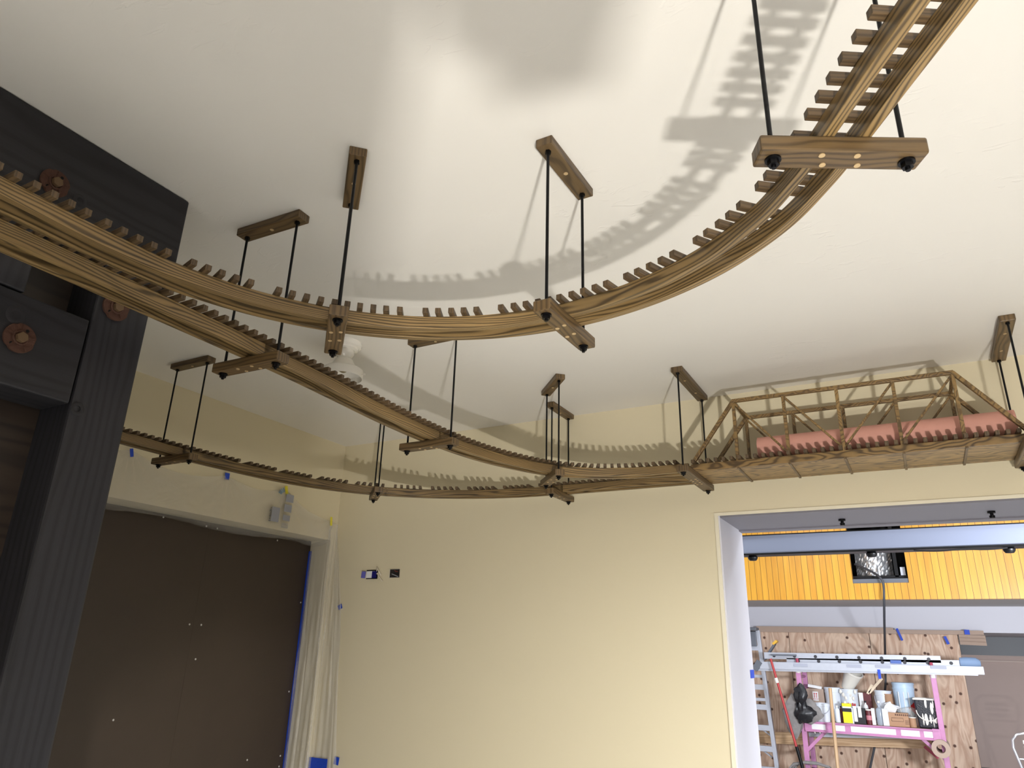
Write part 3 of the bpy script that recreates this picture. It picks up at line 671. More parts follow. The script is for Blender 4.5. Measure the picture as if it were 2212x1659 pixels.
struct('ceiling_3', MB().box(*kb(-3.5, 3.5, YY+.12, YW, 0.566, 0.60)), mat('soffit_grey', (176, 172, 170), 0.6))
# hole content: duct with foil
DU = Thing('foil_duct', P(-.4, YY+.3, .74), 'crumpled silver foil duct inside the square hole in the yellow boards', 'duct')
b = MB(); nu, nv = 26, 26
for i in range(nu+1):
    for j in range(nv+1):
        x = hx0+.03+(0.36)*i/nu; z = hz0+.085+0.5*j/nv
        b.v.append(P(x, YY+.22+.012*random.random()+.10*(1-math.sin(math.pi*i/nu)), z))
for i in range(nu):
    for j in range(nv):
        a = i*(nv+1)+j; b.face([a, a+nv+1, a+nv+2, a+1], [(0, 0)]*4, 0, False)
DU.part('foil_wrap', b, FOIL)
DU.part('frame_rail', MB().box(*kb(hx0, hx1, YY+.02, YY+.10, hz0, hz0+.045)), GREYP)
DU.part('frame_rail', MB().box(*kb(hx0, hx1, YY+.12, YY+.16, hz0+.045, hz0+.085)), BLACK)
DU.part('upright_channel', MB().box(*kb(-.225, -.19, YY+.12, YY+.18, hz0+.07, hz1)), BLACK)
DU.part('conduit_box', MB().box(*kb(-.17, -.125, YY+.13, YY+.18, hz0+.08, hz0+.17)), ALU)
b = MB(); b.box(*kb(hx0-.2, hx1+.2, YY+.5, YY+.55, .60, 1.6)); b.box(*kb(hx0-.2, hx0-.05, YY+.12, YY+.5, .60, 1.6)); b.box(*kb(hx1+.05, hx1+.2, YY+.12, YY+.5, .60, 1.6))
struct('wall_cavity', b, DARK)
# cable
Yc = 8.55
pts = [Q(850, 440, YY+.16), Q(900, 460, YY+.1), Q(960, 490, YY+.02), Q(1000, 520, Yc), Q(1020, 560, Yc), Q(1024, 660, Yc), Q(1026, 800, Yc+.3), Q(1030, 960, Yc+1.0), Q(1032, 1090, 9.72), Q(1030, 1190, 9.74), Q(1000, 1400, 9.74), Q(970, 1520, 9.74), Q(938, 1670, 9.74)]
sp_ = []
for i in range(len(pts)-1):
    p0, p1, p2, p3 = pts[max(i-1, 0)], pts[i], pts[i+1], pts[min(i+2, len(pts)-1)]
    for k in range(6):
        t = k/6; sp_.append(0.5*((2*p1)+(p2-p0)*t+(2*p0-5*p1+4*p2-p3)*t*t+(3*p1-p0-3*p2+p3)*t**3))
sp_.append(pts[-1])
single('hanging_cable', MB().tube(sp_, .017, 10), mat('grey_cable', (66, 68, 74), 0.5), pts[-1], 'thick dark cable hanging from the hole in the yellow boards', 'cable')
# steel beam with small spotlights
SB = Thing('overhead_beam', P(-.2, 5.0, .617), 'long blue-grey overhead beam crossing the opening below the soffit', 'beam')
SB.part('beam_body', MB().box(*kb(-3.45, 3.4, 5.0, 5.08, .622, .738)), mat('blue_grey_paint', (98, 104, 120), 0.45), 0)
SB.part('bottom_flange', MB().box(*kb(-3.45, 3.4, 4.985, 5.10, .612, .622)), BLACK, 0)
SB.part('top_flange', MB().box(*kb(-3.45, 3.4, 4.99, 5.09, .738, .744)), BLACK, 0)
for i, (cx, cy) in enumerate(((232, 384), (945, 360), (1772, 332))):
    p = Q(cx, cy, 5.0); h = MB(); h.lathe([(0, -.03), (.03, -.028), (.042, -.012), (.045, .0), (.03, .02), (0, .02)], Vector((p.x, P(0, 5.03, 0).y, P(0, 0, .612).z-.015)), n=18)
    single('spot_fixture', h, BLACK, p, ('small black round fixture under the left end of the overhead beam', 'small black round fixture under the overhead beam in front of the hole', 'small black round fixture with cord under the right end of the overhead beam')[i], 'light fixture', 'fixtures under the beam')
for i, (cx, cy) in enumerate(((771, 170), (1665, 122))):
    xk = (-0.2326, 0.257)[i]
    h = MB(); h.lathe([(0, -.034), (.012, -.034), (.013, -.022), (.008, -.020), (.008, -.012), (.018, -.010), (.018, 0), (0, 0)], P(xk, 3.056, .5), n=18)
    single('soffit_bolt', h, BLACK, P(xk, 3.056, .5), ('black bolt in the grey soffit, the one left of centre', 'black bolt in the grey soffit near the picture edge')[i], 'bolt', 'bolts in the soffit')
# plywood sheets
xs = [-2.8, -2.39, -1.52, -0.62, 0.281]; zt = 0.262
labs = ['narrow plywood strip at the far left mostly behind the step ladder', 'plywood sheet behind the step ladder and the red pole', 'plywood sheet behind the left half of the scaffold', 'plywood sheet behind the right half of the scaffold, reaching the taupe door']
for i in range(4):
    single('plywood_sheet', MB().box(*kb(xs[i]+.003, xs[i+1]-.003, 9.84, 9.86, FLOOR2, zt)), PLY, P((xs[i]+xs[i+1])/2, 9.84, FLOOR), labs[i], 'plywood sheet', 'plywood boarding')
# paper strips along the top
for (x0, x1, z0, z1, yy, lab) in ((-1.89, -0.355, .262, .328, 9.80, 'long brown paper strip above the plywood, left piece'), (-0.60, 0.527, .262, .306, 9.79, 'brown paper strip above the plywood ending over the dark navy recess')):
    single('paper_strip', MB().box(*kb(x0, x1, yy, yy+.01, z0, z1)), KRAFT, P(x0, yy, z0), lab, 'paper strip', 'brown paper strips')
b = MB()
for i in range(3): b.obox(P(.41, 9.78-.0, .243-.036*i), (1, 0, -.03), (0, 1, .6), (0, -.6, 1), .25*K, .008, .038*K)
single('folded_paper', b, KRAFT, P(.41, 9.78, .17), 'pleated brown paper hanging at the right end of the paper strip', 'paper')
struct('wall_navy', MB().box(*kb(.27, 3.5, 11.62, 11.70, .063, .34)), NAVY)
b = MB(); b.box(*kb(.20, 3.5, 11.64, 11.70, FLOOR2, .063)); struct('door_1', b, TAUPE)
struct('trim_5', MB().box(*kb(.30, 3.5, 11.60, 11.64, -.010, .0)), mat('pale_rail', (206, 186, 172), 0.5))
struct('wall_behind_plywood', MB().box(*kb(-3.5, .281, 9.87, 11.7, FLOOR2, .288)), DARK)
# a few tape bits in the far room
FT = 'blue tape in the far room'
patch('tape', Q(1116, 860, 9.77), (.3, 0, -1), (1, 0, .3), .19, .035, BTAPE, 'long blue tape strip hanging on the plywood right of the cable', 'tape', FT)
patch('tape', Q(1398, 895, 9.77), (.3, 0, -1), (1, 0, .3), .12, .04, BTAPE, 'short blue tape on the plywood near its right edge', 'tape', FT)
patch('tape', Q(1520, 846, 9.77), (1, 0, 0), (0, 0, 1), .07, .07, BTAPE, 'blue tape square on the brown paper strip', 'tape', FT)
p = P(-.652, 3.235, 0); zc = Q(205, 1095, 3.235).z
single('tape', MB().box(P(-.6545, 0, 0).x, P(-.6535, 0, 0).x, P(0, 3.19, 0).y, P(0, 3.262, 0).y, zc-.022, zc+.022), BTAPE, Vector((p.x, p.y, zc)), 'blue tape wrapped on the edge of the opening jamb', 'tape', FT)
# step ladder (left)
YLD = 9.25
SL = Thing('step_ladder', Q(310, 1659, YLD), 'tall aluminium step ladder with grey top cap left of the scaffold', 'ladder')
def zfloor(a, b):
    """extend line a-b to the floor"""
    t = (F2 - a.z)/(b.z-a.z); return a+(b-a)*t
lr0, lr1 = Q(268, 835, YLD), Q(382, 1640, YLD); ll0, ll1 = Q(206, 935, YLD), Q(245, 1640, YLD)
SL.part('rail', MB().bar(zfloor(lr0, lr1), lr0, .06, .085, up=(0, 1, 0)), ALU, .004)
SL.part('rail', MB().bar(zfloor(ll0, ll1), ll0, .06, .085, up=(0, 1, 0)), ALU, .004)
SL.part('top_cap', MB().box(Q(195, 820, YLD).x, Q(270, 820, YLD).x, P(0, YLD-.12, 0).y, P(0, YLD+.05, 0).y, Q(200, 838, YLD).z, Q(200, 818, YLD).z), GREYP, .01)
SL.part('tool_tray', MB().box(Q(200, 840, YLD).x, Q(262, 820, YLD).x, P(0, YLD-.08, 0).y, P(0, YLD-.06, 0).y, Q(200, 930, YLD).z, Q(200, 842, YLD).z), GREYP, .01)
for cy in (940, 1055, 1108, 1172, 1245, 1290, 1412, 1535, 1650):
    f = (cy-835)/(1640-835); x0 = Q(206+39*max(0, (cy-935)/705), cy, YLD).x; x1 = Q(268+114*f, cy, YLD).x; z = Q(230, cy, YLD).z
    th_ = .08 if cy in (940, 1172, 1290, 1412, 1535) else .045
    SL.part('tread', MB().box(x0, x1, P(0, YLD-.03, 0).y, P(0, YLD+.02, 0).y, z-th_/2, z+th_/2), ALU, .004)
for y0, y1 in ((985, 1030), (1545, 1615)):
    a = Q(204 if y0 < 1200 else 252, y0, YLD-.045); c_ = Q(204 if y0 < 1200 else 252, y1, YLD-.045)
    SL.part('warning_label', MB().box(a.x-.03, a.x+.03, a.y-.002, a.y, c_.z, a.z), mat('yellow_warning_label', (226, 206, 80), 0.5))
for cy in (1412, 1535): SL.part('brace', MB().bar(Q(290, cy+10, YLD+.06), Q(355, cy+60, YLD+.06), .03, .02), ALU)
# scaffold
YS, YS2 = 9.0, 9.45
SF = Thing('rolling_scaffold', Q(960, 1659, YS), 'pink painted rolling scaffold loaded with paint pails and ladders', 'scaffold')
xl, xr = P(-1.327, 0, 0).x, P(-.027, 0, 0).x
yf_, yk_ = P(0, YS, 0).y, P(0, YS2, 0).y; ztp = P(0, 0, -.055).z
for x in (xl, xr):
    for y in (yf_, yk_):
        SF.part('post', MB().box(x-.035, x+.035, y-.035, y+.035, F2+.12, ztp-.12), MAG, .006)
        SF.part('coupling_pin', MB().cyl((x, y, ztp-.13), (x, y, ztp+.03), .022, n=12), MAGD)
        SF.part('collar', MB().cyl((x, y, ztp-.18), (x, y, ztp-.11), .045, n=14), WHITEM)
        SF.part('caster', MB().cyl((x, y-.03, F2+.065), (x, y+.03, F2+.065), .065, n=18), BLACK)
    for z in (.25, .60, 1.02, ztp-.24): SF.part('end_rung', MB().cyl((x, yf_, z), (x, yk_, z), .02, n=10), MAG)
zp = P(0, 0, -.662).z
SF.part('platform_rail', MB().box(xl+.03, xr-.03, yf_-.06, yf_-.035, zp-.13, zp), MAG, .004)
SF.part('platform_rail', MB().box(xl+.03, xr-.03, yk_+.035, yk_+.06, zp-.13, zp), MAG, .004)
for z in (zp-.005, zp-.13): SF.part('rail_lip', MB().box(xl+.03, xr-.03, yf_-.085, yf_-.05, z-.007, z+.007), MAG)
SF.part('deck', MB().box(xl+.04, xr-.04, yf_-.035, yk_+.03, zp-.03, zp-.004), PINE)
for x0, x1 in ((560, 675), (735, 790), (825, 1090), (1120, 1230), (1255, 1335)):
    a = Q(x0, 1400, YS); c_ = Q(x1, 1400, YS)
    SF.part('safety_label', MB().box(a.x, c_.x, yf_-.064, yf_-.060, zp-.105, zp-.03), LABELW)
for x in (xl+.07, xr-.07): SF.part('bracket', MB().box(x-.05, x+.05, yf_-.07, yf_-.03, zp-.14, zp+.01), MAG, .004)
for (a, c_) in (((690, 1425), (558, 1560)), ((1215, 1450), (1398, 1612))):
    SF.part('diagonal_brace', MB().bar(Q(*a, YS), Q(*c_, YS), .045, .045, up=(0, 1, 0)), MAG, .004)
SF.part('diagonal_brace', MB().bar(Q(1265, 1530, YS2), Q(1350, 1600, YS2), .04, .04, up=(0, 1, 0)), MAGD)
for cx in (605, 635, 1270, 1315): SF.part('safety_hook', MB().tube([Q(cx, 1425, YS-.03), Q(cx+2, 1440, YS-.03), Q(cx+8, 1452, YS-.03)], .008, 6), WHITEM)
# ladders lying on top
def flat_ladder(label, y0c, x0c, x1c, h, ya, yb, nr, slope, dots=True, extra=None, ph=0):
    """rail crop coords: y0c top at left"""
    a = Q(x0c, y0c, YS); c_ = Q(x1c, y0c+slope, YS); hh = h
    T = Thing('extension_ladder' if dots else 'folded_ladder', a, label, 'ladder', 'aluminium ladders laid on the scaffold')
    for yy in (ya, yb):
        A = Vector((a.x, P(0, yy, 0).y, a.z-hh/2)); B_ = Vector((c_.x, P(0, yy, 0).y, c_.z-hh/2))
        T.part('rail', MB().bar(A, B_, .03, hh), ALU, .003)
    for i in range(nr):
        f = (i+.5+ph)/nr; p = A.lerp(B_, f)
        if dots:
            T.part('rung', MB().cyl((p.x, P(0, ya, 0).y, p.z), (p.x, P(0, yb, 0).y, p.z), .017, n=10), ALU)
            T.part('rung_end', MB().cyl((p.x, P(0, ya, 0).y-.020, p.z), (p.x, P(0, ya, 0).y-.014, p.z), .024, n=12), mat('dark_rung_hole', (50, 50, 56), .5))
        else: T.part('tread', MB().box(p.x-.04, p.x+.04, P(0, ya, 0).y, P(0, yb, 0).y, p.z-.03, p.z+.03), ALU)
    return T, A, B_
T1, _, _ = flat_ladder('topmost aluminium extension ladder section lying across the scaffold', 966, 300, 1360, .098, 9.05, 9.30, 8, 22)
T1.part('pulley_bar', MB().bar(Q(345, 982, 9.0), Q(500, 985, 9.0), .02, .025), GREYP)
T1.part('sticker', MB().box(Q(1055, 983, 9).x, Q(1120, 983, 9).x, P(0, 9.03, 0).y-.006, P(0, 9.03, 0).y, Q(0, 1000, 9).z, Q(0, 982, 9).z), mat('blue_sticker', (80, 110, 180), .5))
T2, _, _ = flat_ladder('second aluminium extension ladder section with blue wrapped end, under the topmost', 1000, 435, 1480, .082, 9.05, 9.32, 8, 14, ph=.1)
b = MB(); q0 = Q(1478, 1030, 9.06); b.lathe([(0, -.01), (.07, 0), (.08, .08), (.075, .2), (.04, .25), (0, .255)], q0+Vector((0, 0, .0)), n=16, ax=(1, 0, 0)); T2.part('wrapped_foot', b, mat('blue_grey_wrap', (128, 152, 184), .7))
T3, _, _ = flat_ladder('lowest and longest aluminium ladder lying on the scaffold with a strip of blue tape', 1022, 285, 1615, .105, 8.93, 9.36, 7, 30, dots=False)
T3.part('tape_band', MB().box(Q(834, 0, 8.9).x, Q(850, 0, 8.9).x, P(0, 8.915, 0).y-.004, P(0, 8.915, 0).y, Q(0, 1085, 8.9).z, Q(0, 1035, 8.9).z), BTAPE)
T3.part('lower_rail', MB().bar(Q(220, 1066, 8.95), Q(1585, 1095, 8.95), .03, .05), ALU)
for fx in (.18, .42, .55, .8):
    q1 = Q(285+1330*fx, 1040+22*fx, 8.915); T3.part('sticker', MB().box(q1.x-.10, q1.x+.10, q1.y-.003, q1.y, q1.z-.02, q1.z+.022), mat('worn_grey_sticker', (166, 170, 184), .6))
T3.part('foot', MB().bar(Q(250, 1070, 8.92), Q(280, 1020, 8.92), .05, .09), GREYP, .005)
# ladder foot sticking up with yellow tip
LF = Thing('ladder_foot', Q(325, 1010, 9.2), 'grey ladder foot with yellow tip sticking up above the ladders', 'ladder foot')
LF.part('arm', MB().bar(Q(310, 1010, 9.2), Q(372, 915, 9.2), .03, .12, up=(0, 1, 0)), GREYP, .005); LF.part('tip', MB().bar(Q(362, 918, 9.19), Q(385, 898, 9.19), .035, .13, up=(0, 1, 0)), mat('yellow_rubber', (226, 176, 60), .5))
# poles
RP = Thing('red_pole', zfloor(Q(345, 1000, 8.85), Q(515, 1585, 8.85)), 'long red extension pole leaning between step ladder and scaffold', 'pole')
RP.part('pole', MB().cyl(Q(345, 1005, 8.85), Q(503, 1545, 8.85), .018, n=10), mat('red_pole_paint', (176, 50, 50), .4)); RP.part('grip', MB().cyl(Q(500, 1530, 8.85), zfloor(Q(345, 1000, 8.85), Q(515, 1585, 8.85)), .024, n=10), BLACK)
RP.part('coupler', MB().cyl(Q(376, 1120, 8.85), Q(386, 1150, 8.85), .026, n=10), WHITEM)
single('wooden_pole', MB().cyl(Q(700, 1180, 8.75), zfloor(Q(700, 1180, 8.75), Q(747, 1659, 8.75)), .024, n=10), PINE, zfloor(Q(700, 1180, 8.75), Q(747, 1659, 8.75)), 'bare wooden pole leaning in front of the scaffold', 'pole')
# lumber and rails under the platform
a = Q(255, 1455, 9.55); c_ = Q(1325, 1490, 9.55)
b = MB(); b.bar(Q(250, 1474, 9.6), Q(1328, 1506, 9.6), .04, .175); single('lumber_board', b, PINE, a, 'long pine board lying level through the scaffold below the platform', 'board')
b = MB(); b.bar(Q(575, 1458, 9.3), Q(1370, 1476, 9.3), .05, .06); single('metal_rail', b, ALU, a, 'aluminium rail lying under the scaffold platform', 'rail')
CT = Thing('cardboard_tube', Q(1365, 1545, 8.98), 'round cardboard tube end poking out beside the right scaffold post', 'tube')
b = MB(); b.lathe([(.055, .5), (.115, .5), (.115, 0), (.055, 0), (.05, .5)], Q(1365, 1545, 8.9), n=24, ax=(0, 1, 0)); CT.part('tube_wall', b, KRAFT)
b = MB(); q0 = Q(590, 1655, 8.9)
for k in range(3): b.tube([q0+Vector((math.cos(t/10*2*math.pi)*(.30-.03*k), .0+k*.03, math.sin(t/10*2*math.pi)*(.09)-.03)) for t in range(11)], .02, 8, caps=False)
single('hose_coil', b, GREYCLOTH, q0, 'coiled grey hose at the foot of the left scaffold post', 'hose')
# tied bag on the post
def blob(b, c, rx, ry, rz, seed, n=14, m=10, amp=.22, mi=0):
    rd = random.Random(seed); ph = [rd.random()*6 for _ in range(6)]; v0 = len(b.v)
    for j in range(m+1):
        t = math.pi*j/m
        for i in range(n):
            a = 2*math.pi*i/n; k = 1+amp*(math.sin(3*a+ph[0]+2*t)*.5+math.sin(5*a+ph[1])*.3+math.sin(4*t+ph[2]+a)*.4)
            k *= 1+(rd.random()-.5)*amp*.7
            b.v.append(Vector(c)+Vector((rx*math.sin(t)*math.cos(a)*k, ry*math.sin(t)*math.sin(a)*k, rz*math.cos(t)*(1+amp*.3*math.sin(a*2+ph[3])))))
    for j in range(m):
        for i in range(n):
            k = (i+1) % n; b.face([v0+j*n+i, v0+j*n+k, v0+(j+1)*n+k, v0+(j+1)*n+i], [(0, 0)]*4, mi, True)
    return b
BGT = Thing('tied_rag', Vector((xl, yf_-.1, 1.2)), 'black plastic bag and grey rag tied to the left scaffold post', 'rag')
b = MB(); blob(b, Q(528, 1222, 8.88), .09, .07, .15, 3, amp=.5); blob(b, Q(536, 1290, 8.88), .06, .06, .2, 4, amp=.5); blob(b, Q(556, 1335, 8.86), .11, .06, .11, 6, amp=.6); blob(b, Q(515, 1330, 8.9), .05, .05, .13, 7, amp=.6); BGT.part('black_bag', b, mat('black_bag', (28, 28, 32), .35))
b = MB(); blob(b, Q(485, 1350, 8.95), .13, .06, .30, 8, amp=.35); blob(b, Q(580, 1320, 8.93), .16, .05, .17, 9, amp=.3); BGT.part('grey_rag', b, GREYCLOTH)
# ---- things on the platform
ydk = lambda f: yf_ + f*(yk_-yf_)
def px2x(px, Y): return S(px, 1540, Y).x
def pail(name, px0, px1, py0, Y, label, m=PAIL, lid=False, handle=True, taper=.86, group='pails on the scaffold', z0=None, rib=True):
    a = S(px0, py0, Y); c_ = S(px1, py0, Y); r = (c_.x-a.x)/2; cx = (a.x+c_.x)/2; z1 = a.z; zb0 = zp if z0 is None else z0; h = z1-zb0; yy = P(0, Y, 0).y
    T = Thing(name, (cx, yy, zb0), label, 'bucket', group)
    prof = [(0, 0), (r*taper, 0), (r*taper, .005), (r*.97, h*.86)]
    if rib: prof += [(r*1.02, h*.86), (r*1.02, h*.88), (r*.97, h*.885)]
    prof += [(r*.98, h*.97), (r*1.03, h*.97), (r*1.03, h)]
    if lid: prof += [(r*.98, h+.012), (0, h+.012)]
    else: prof += [(r*.96, h), (r*.84, .02), (0, .02)]
    T.part('pail_body', MB().lathe(prof, (cx, yy, zb0), n=32), m)
    if handle:
        T.part('handle', MB().tube([Vector((cx+r*1.04*math.cos(t), yy-r*.25-r*.85*math.sin(t), zb0+h*.84-h*.42*math.sin(t))) for t in [math.pi*i/12 for i in range(13)]], .005, 6), ALU)
    return T, cx, yy, r, zb0, h
pail('bucket', 1755, 1792, 1517.5, 9.05, 'open white bucket with wire handle at the left end of the scaffold deck', handle=True)
T, cx, yy, r, z0, h = pail('bucket', 1779.5, 1815, 1485.5, 9.3, 'tall white lidded bucket behind the open white one', lid=True, handle=False)
T, cx, yy, r, z0, h = pail('bucket', 1812.5, 1852, 1487, 9.3, 'paint-splashed white bucket with faded red lettering', handle=False)
for i in range(6): T.part('red_lettering', MB().box(cx-.08+i*.03, cx-.08+i*.03+.018, yy-r*.97-.004-.0*i, yy-r*.9, z0+h*.50+.012*math.sin(i), z0+h*.58-.006*(i % 2)), REDINK)
for i in range(7): T.part('splash', blob(MB(), (cx-r*.8+i*r*.26, yy-r*.9, z0+h*(.92-.1*(i % 3))), .02, .01, .03, i), WHITEM)
# tilted bucket on top
q0 = S(1836, 1487, 9.3); ax = Vector((.45, -.35, .82)).normalized()
b = MB(); b.lathe([(0, 0), (.085, 0), (.13, .27), (.14, .275), (.14, .30), (.125, .30), (.08, .02), (0, .02)], Vector((q0.x-.04, q0.y, z0+h+.01)), n=28, ax=ax)
single('bucket', b, WHITEM, q0, 'small white pail tilted inside the paint-splashed bucket', 'bucket', 'pails on the scaffold')
pail('bucket', 1888, 1924.5, 1491, 9.3, 'white bucket with slanting handle behind the clear bottle', handle=True)
T, cx, yy, r, z0, h = pail('bucket', 1925, 1973, 1475, 9.32, 'tallest pale blue bucket with a red diamond label', m=BLUEPAIL, lid=True, handle=False, taper=.8)
for sx in (-.45, .0, .42): T.part('rib', MB().bar((cx+sx*r, yy-r*.86, z0+h*.25), (cx+sx*r, yy-r*.96, z0+h*.8), .012, .012), LABELW)
T.part('hazard_label', MB().obox((cx+r*.82, yy-r*.68, z0+h*.42), (.6, .25, .6), (-.6, -.25, .6), (.4, -1, 0), .12, .12, .006), REDINK)
# black square pail
a = S(1973, 1509, 9.08); c_ = S(2027, 1512, 9.08); cx = (a.x+c_.x)/2; wq = (c_.x-a.x)/2; yy = P(0, 9.12, 0).y; h = a.z-zp
T = Thing('bucket', (cx, yy, zp), 'black square pail with white paint drips at the right end of the deck', 'bucket', 'pails on the scaffold')
b = MB(); v0 = len(b.v)
for (k, z) in ((.86, 0), (1.0, h)):
    for sx, sy in ((-1, -1), (1, -1), (1, 1), (-1, 1)): b.v.append(Vector((cx+sx*wq*k, yy+sy*wq*.9*k, zp+z)))
for i in range(4): j = (i+1) % 4; b.face([v0+i, v0+j, v0+4+j, v0+4+i], [(0, 0)]*4)
b.face([v0, v0+1, v0+2, v0+3], [(0, 0)]*4); b.face([v0+7, v0+6, v0+5, v0+4], [(0, 0)]*4)
T.part('pail_body', b, mat('black_tin', (26, 28, 38), .3, bump=.3), .02)
T.part('rim', MB().tube([(cx-wq, yy-wq*.9, zp+h), (cx+wq, yy-wq*.9, zp+h), (cx+wq, yy+wq*.9, zp+h), (cx-wq, yy+wq*.9, zp+h), (cx-wq, yy-wq*.9, zp+h)], .012, 8), WHITEM)
T.part('handle', MB().tube([Vector((cx-wq*.9*math.cos(t), yy-wq*.92-.03, zp+h*.62-h*.35*math.sin(t))) for t in [math.pi*i/10 for i in range(11)]], .007, 6), WHITEM)
rd = random.Random(5)
for i in range(9):
    x = cx+(rd.random()-.35)*wq*1.3; z = zp+h*(.15+.75*rd.random()); kx = 1-.14*(1-(z-zp)/h)
    T.part('paint_drip', blob(MB(), (x, yy-wq*.9*kx-.004, z), .006+.016*rd.random(), .004, .02+.06*rd.random(), i+20), WHITEM)
def carton(name, px0, px1, pt, Y, label, cat, m, depth=.12, z0=None, group='cans and boxes on the scaffold', bev=.004, pb=None):
    a = S(px0, pt, Y); c_ = S(px1, pt, Y); yy = P(0, Y, 0).y; zz0 = zp if z0 is None else z0
    T = Thing(name, ((a.x+c_.x)/2, yy, zz0), label, cat, group)
    T.part('body', MB().box(a.x, c_.x, yy, yy+depth, zz0, a.z), m, bev)
    return T, a.x, c_.x, yy, zz0, a.z
T, x0, x1, yy, z0, z1 = carton('cardboard_box', 1741, 1778, 1487, 9.26, 'brown carton with an upright-arrows label behind the white bucket', 'box', KRAFT, .25)
T.part('label', MB().box(x0+.09, x0+.17, yy-.003, yy, z0+.27, z0+.40), LABELW)
for k in (0, 1):
    X = x0+.115+k*.03; T.part('arrow', MB().box(X-.004, X+.004, yy-.005, yy-.003, z0+.31, z0+.365), REDINK)
    T.part('arrow', MB().obox((X, yy-.004, z0+.372), (1, 0, 1), (-1, 0, 1), (0, -1, 0), .016, .016, .002), REDINK)
T.part('label', MB().box(x0+.09, x0+.17, yy-.004, yy-.003, z0+.29, z0+.296), REDINK)
T.part('packing_paper', MB().obox((x0+.13, yy+.05, z1+.03), (1, 0, -.15), (0, 1, 0), (.15, 0, 1), .2, .08, .04), LABELW)
T, x0, x1, yy, z0, z1 = carton('solvent_can', 1818.5, 1837.5, 1521, 9.03, 'yellow, white and black solvent can on the deck', 'can', PAIL, .10)
T.part('cap_band', MB().box(x0-.002, x1+.002, yy-.002, yy+.10, z1-.03, z1+.012), YEL); T.part('label', MB().box(x0-.002, x1+.002, yy-.003, yy+.02, z0+.005, z0+.155), YEL); T.part('label', MB().box(x0-.002, x1+.002, yy-.003, yy+.02, z0+.155, z0+.205), INK)
T.part('cap', MB().cyl((x0+.04, yy+.05, z1), (x0+.04, yy+.05, z1+.04), .02, n=12), WHITEM)
T, x0, x1, yy, z0, z1 = carton('paint_can_box', 1839, 1867, 1529, 9.03, 'black box with tall white labels right of the yellow can', 'box', INK, .13)
for k in (.12, .47): T.part('label', MB().box(x0+(x1-x0)*k, x0+(x1-x0)*(k+.27), yy-.003, yy, z0+.03+.06*(k > .3), z0+.24), LABELW)
T.part('label', MB().box(x0-.002, x0+.015, yy-.003, yy+.1, z0, z1), PAIL)
def bottle(name, px0, px1, pt, Y, label, m, capm, cat='bottle', neck=.35, group='cans and boxes on the scaffold', z0=None, body=.72):
    a = S(px0, pt, Y); c_ = S(px1, pt, Y); r = (c_.x-a.x)/2; cx = (a.x+c_.x)/2; yy = P(0, Y, 0).y+r; zz0 = zp if z0 is None else z0; h = a.z-zz0
    T = Thing(name, (cx, yy, zz0), label, cat, group)
    T.part('body', MB().lathe([(0, 0), (r*.96, 0), (r, .01), (r, h*body), (r*.85, h*(body+.08)), (r*neck, h*(body+.14)), (r*neck, h*.93)], (cx, yy, zz0), n=22), m)
    T.part('cap', MB().cyl((cx, yy, zz0+h*.92), (cx, yy, zz0+h), r*neck*1.25, n=14), capm); return T, cx, yy, r, zz0, h
bottle('plastic_bottle', 1801, 1812, 1524, 9.05, 'small white bottle between the white bucket and maroon tin', PAIL, WHITEM)
bottle('plastic_bottle', 1811.5, 1819, 1525, 9.1, 'thin maroon bottle with black cap left of the yellow can', MAROON, INK)
T, cx, yy, r, z0, h = bottle('paint_tin', 1868, 1881, 1532, 9.03, 'maroon tin with pale label right of the black box', MAROON, WHITEM, 'tin', neck=.8, body=.85)
T.part('label', MB().lathe([(r*1.01, h*.3), (r*1.01, h*.6)], (cx, yy, z0), n=22), mat('pink_label', (190, 120, 130), .5))
carton('white_carton', 1880.5, 1888, 1530, 9.04, 'narrow white carton beside the maroon tin', 'box', LABELW, .1)
CLR = mat('clear_bottle_plastic', (190, 202, 216), .15, Alpha=.55)
bottle('plastic_bottle', 1888, 1905, 1514, 9.05, 'large clear plastic bottle in front of the handled white bucket', CLR, WHITEM, neck=.3, body=.6)
carton('white_carton', 1904, 1917, 1531, 9.03, 'pale blue-white carton between the clear bottle and the brown box', 'box', PAIL, .12)
T, x0, x1, yy, z0, z1 = carton('cardboard_box', 1917.5, 1961, 1539, 9.03, 'small brown carton with printed frame in front of the pale blue bucket', 'box', CARD, .2)
T.part('printed_frame', MB().tube([(x0+.04, yy-.002, z0+.07), (x0+.19, yy-.002, z0+.07), (x0+.19, yy-.002, z0+.115), (x0+.04, yy-.002, z0+.115), (x0+.04, yy-.002, z0+.07)], .003, 4), mat('brown_print', (92, 60, 44), .6))
for i in range(8): T.part('lettering', MB().box(x0+.09+i*.026, x0+.107+i*.026, yy-.003, yy, z1-.035, z1-.012), mat('brown_print', (92, 60, 44), .6))
for i in range(3): T.part('lettering', MB().box(x0+.21, x0+.27, yy-.003, yy, z0+.04+.02*i, z0+.046+.02*i), mat('brown_print', (92, 60, 44), .6))
bottle('paint_tin', 1962, 1978, 1549, 9.05, 'tan tin with white lid left of the black square pail', CARD, WHITEM, 'tin', neck=.9, body=.85)
T, x0, x1, yy, z0, z1 = carton('cardboard_box', 1854, 1880, 1496, 9.3, 'maroon and white carton behind the black box', 'box', MAROON, .2)
T.part('label', MB().box(x0, x0+.06, yy-.003, yy, z0+.1, z1), LABELW)
bottle('glue_bottle', 1863, 1873.5, 1514, 9.2, 'small white glue bottle standing in front of the maroon carton', LABELW, INK)
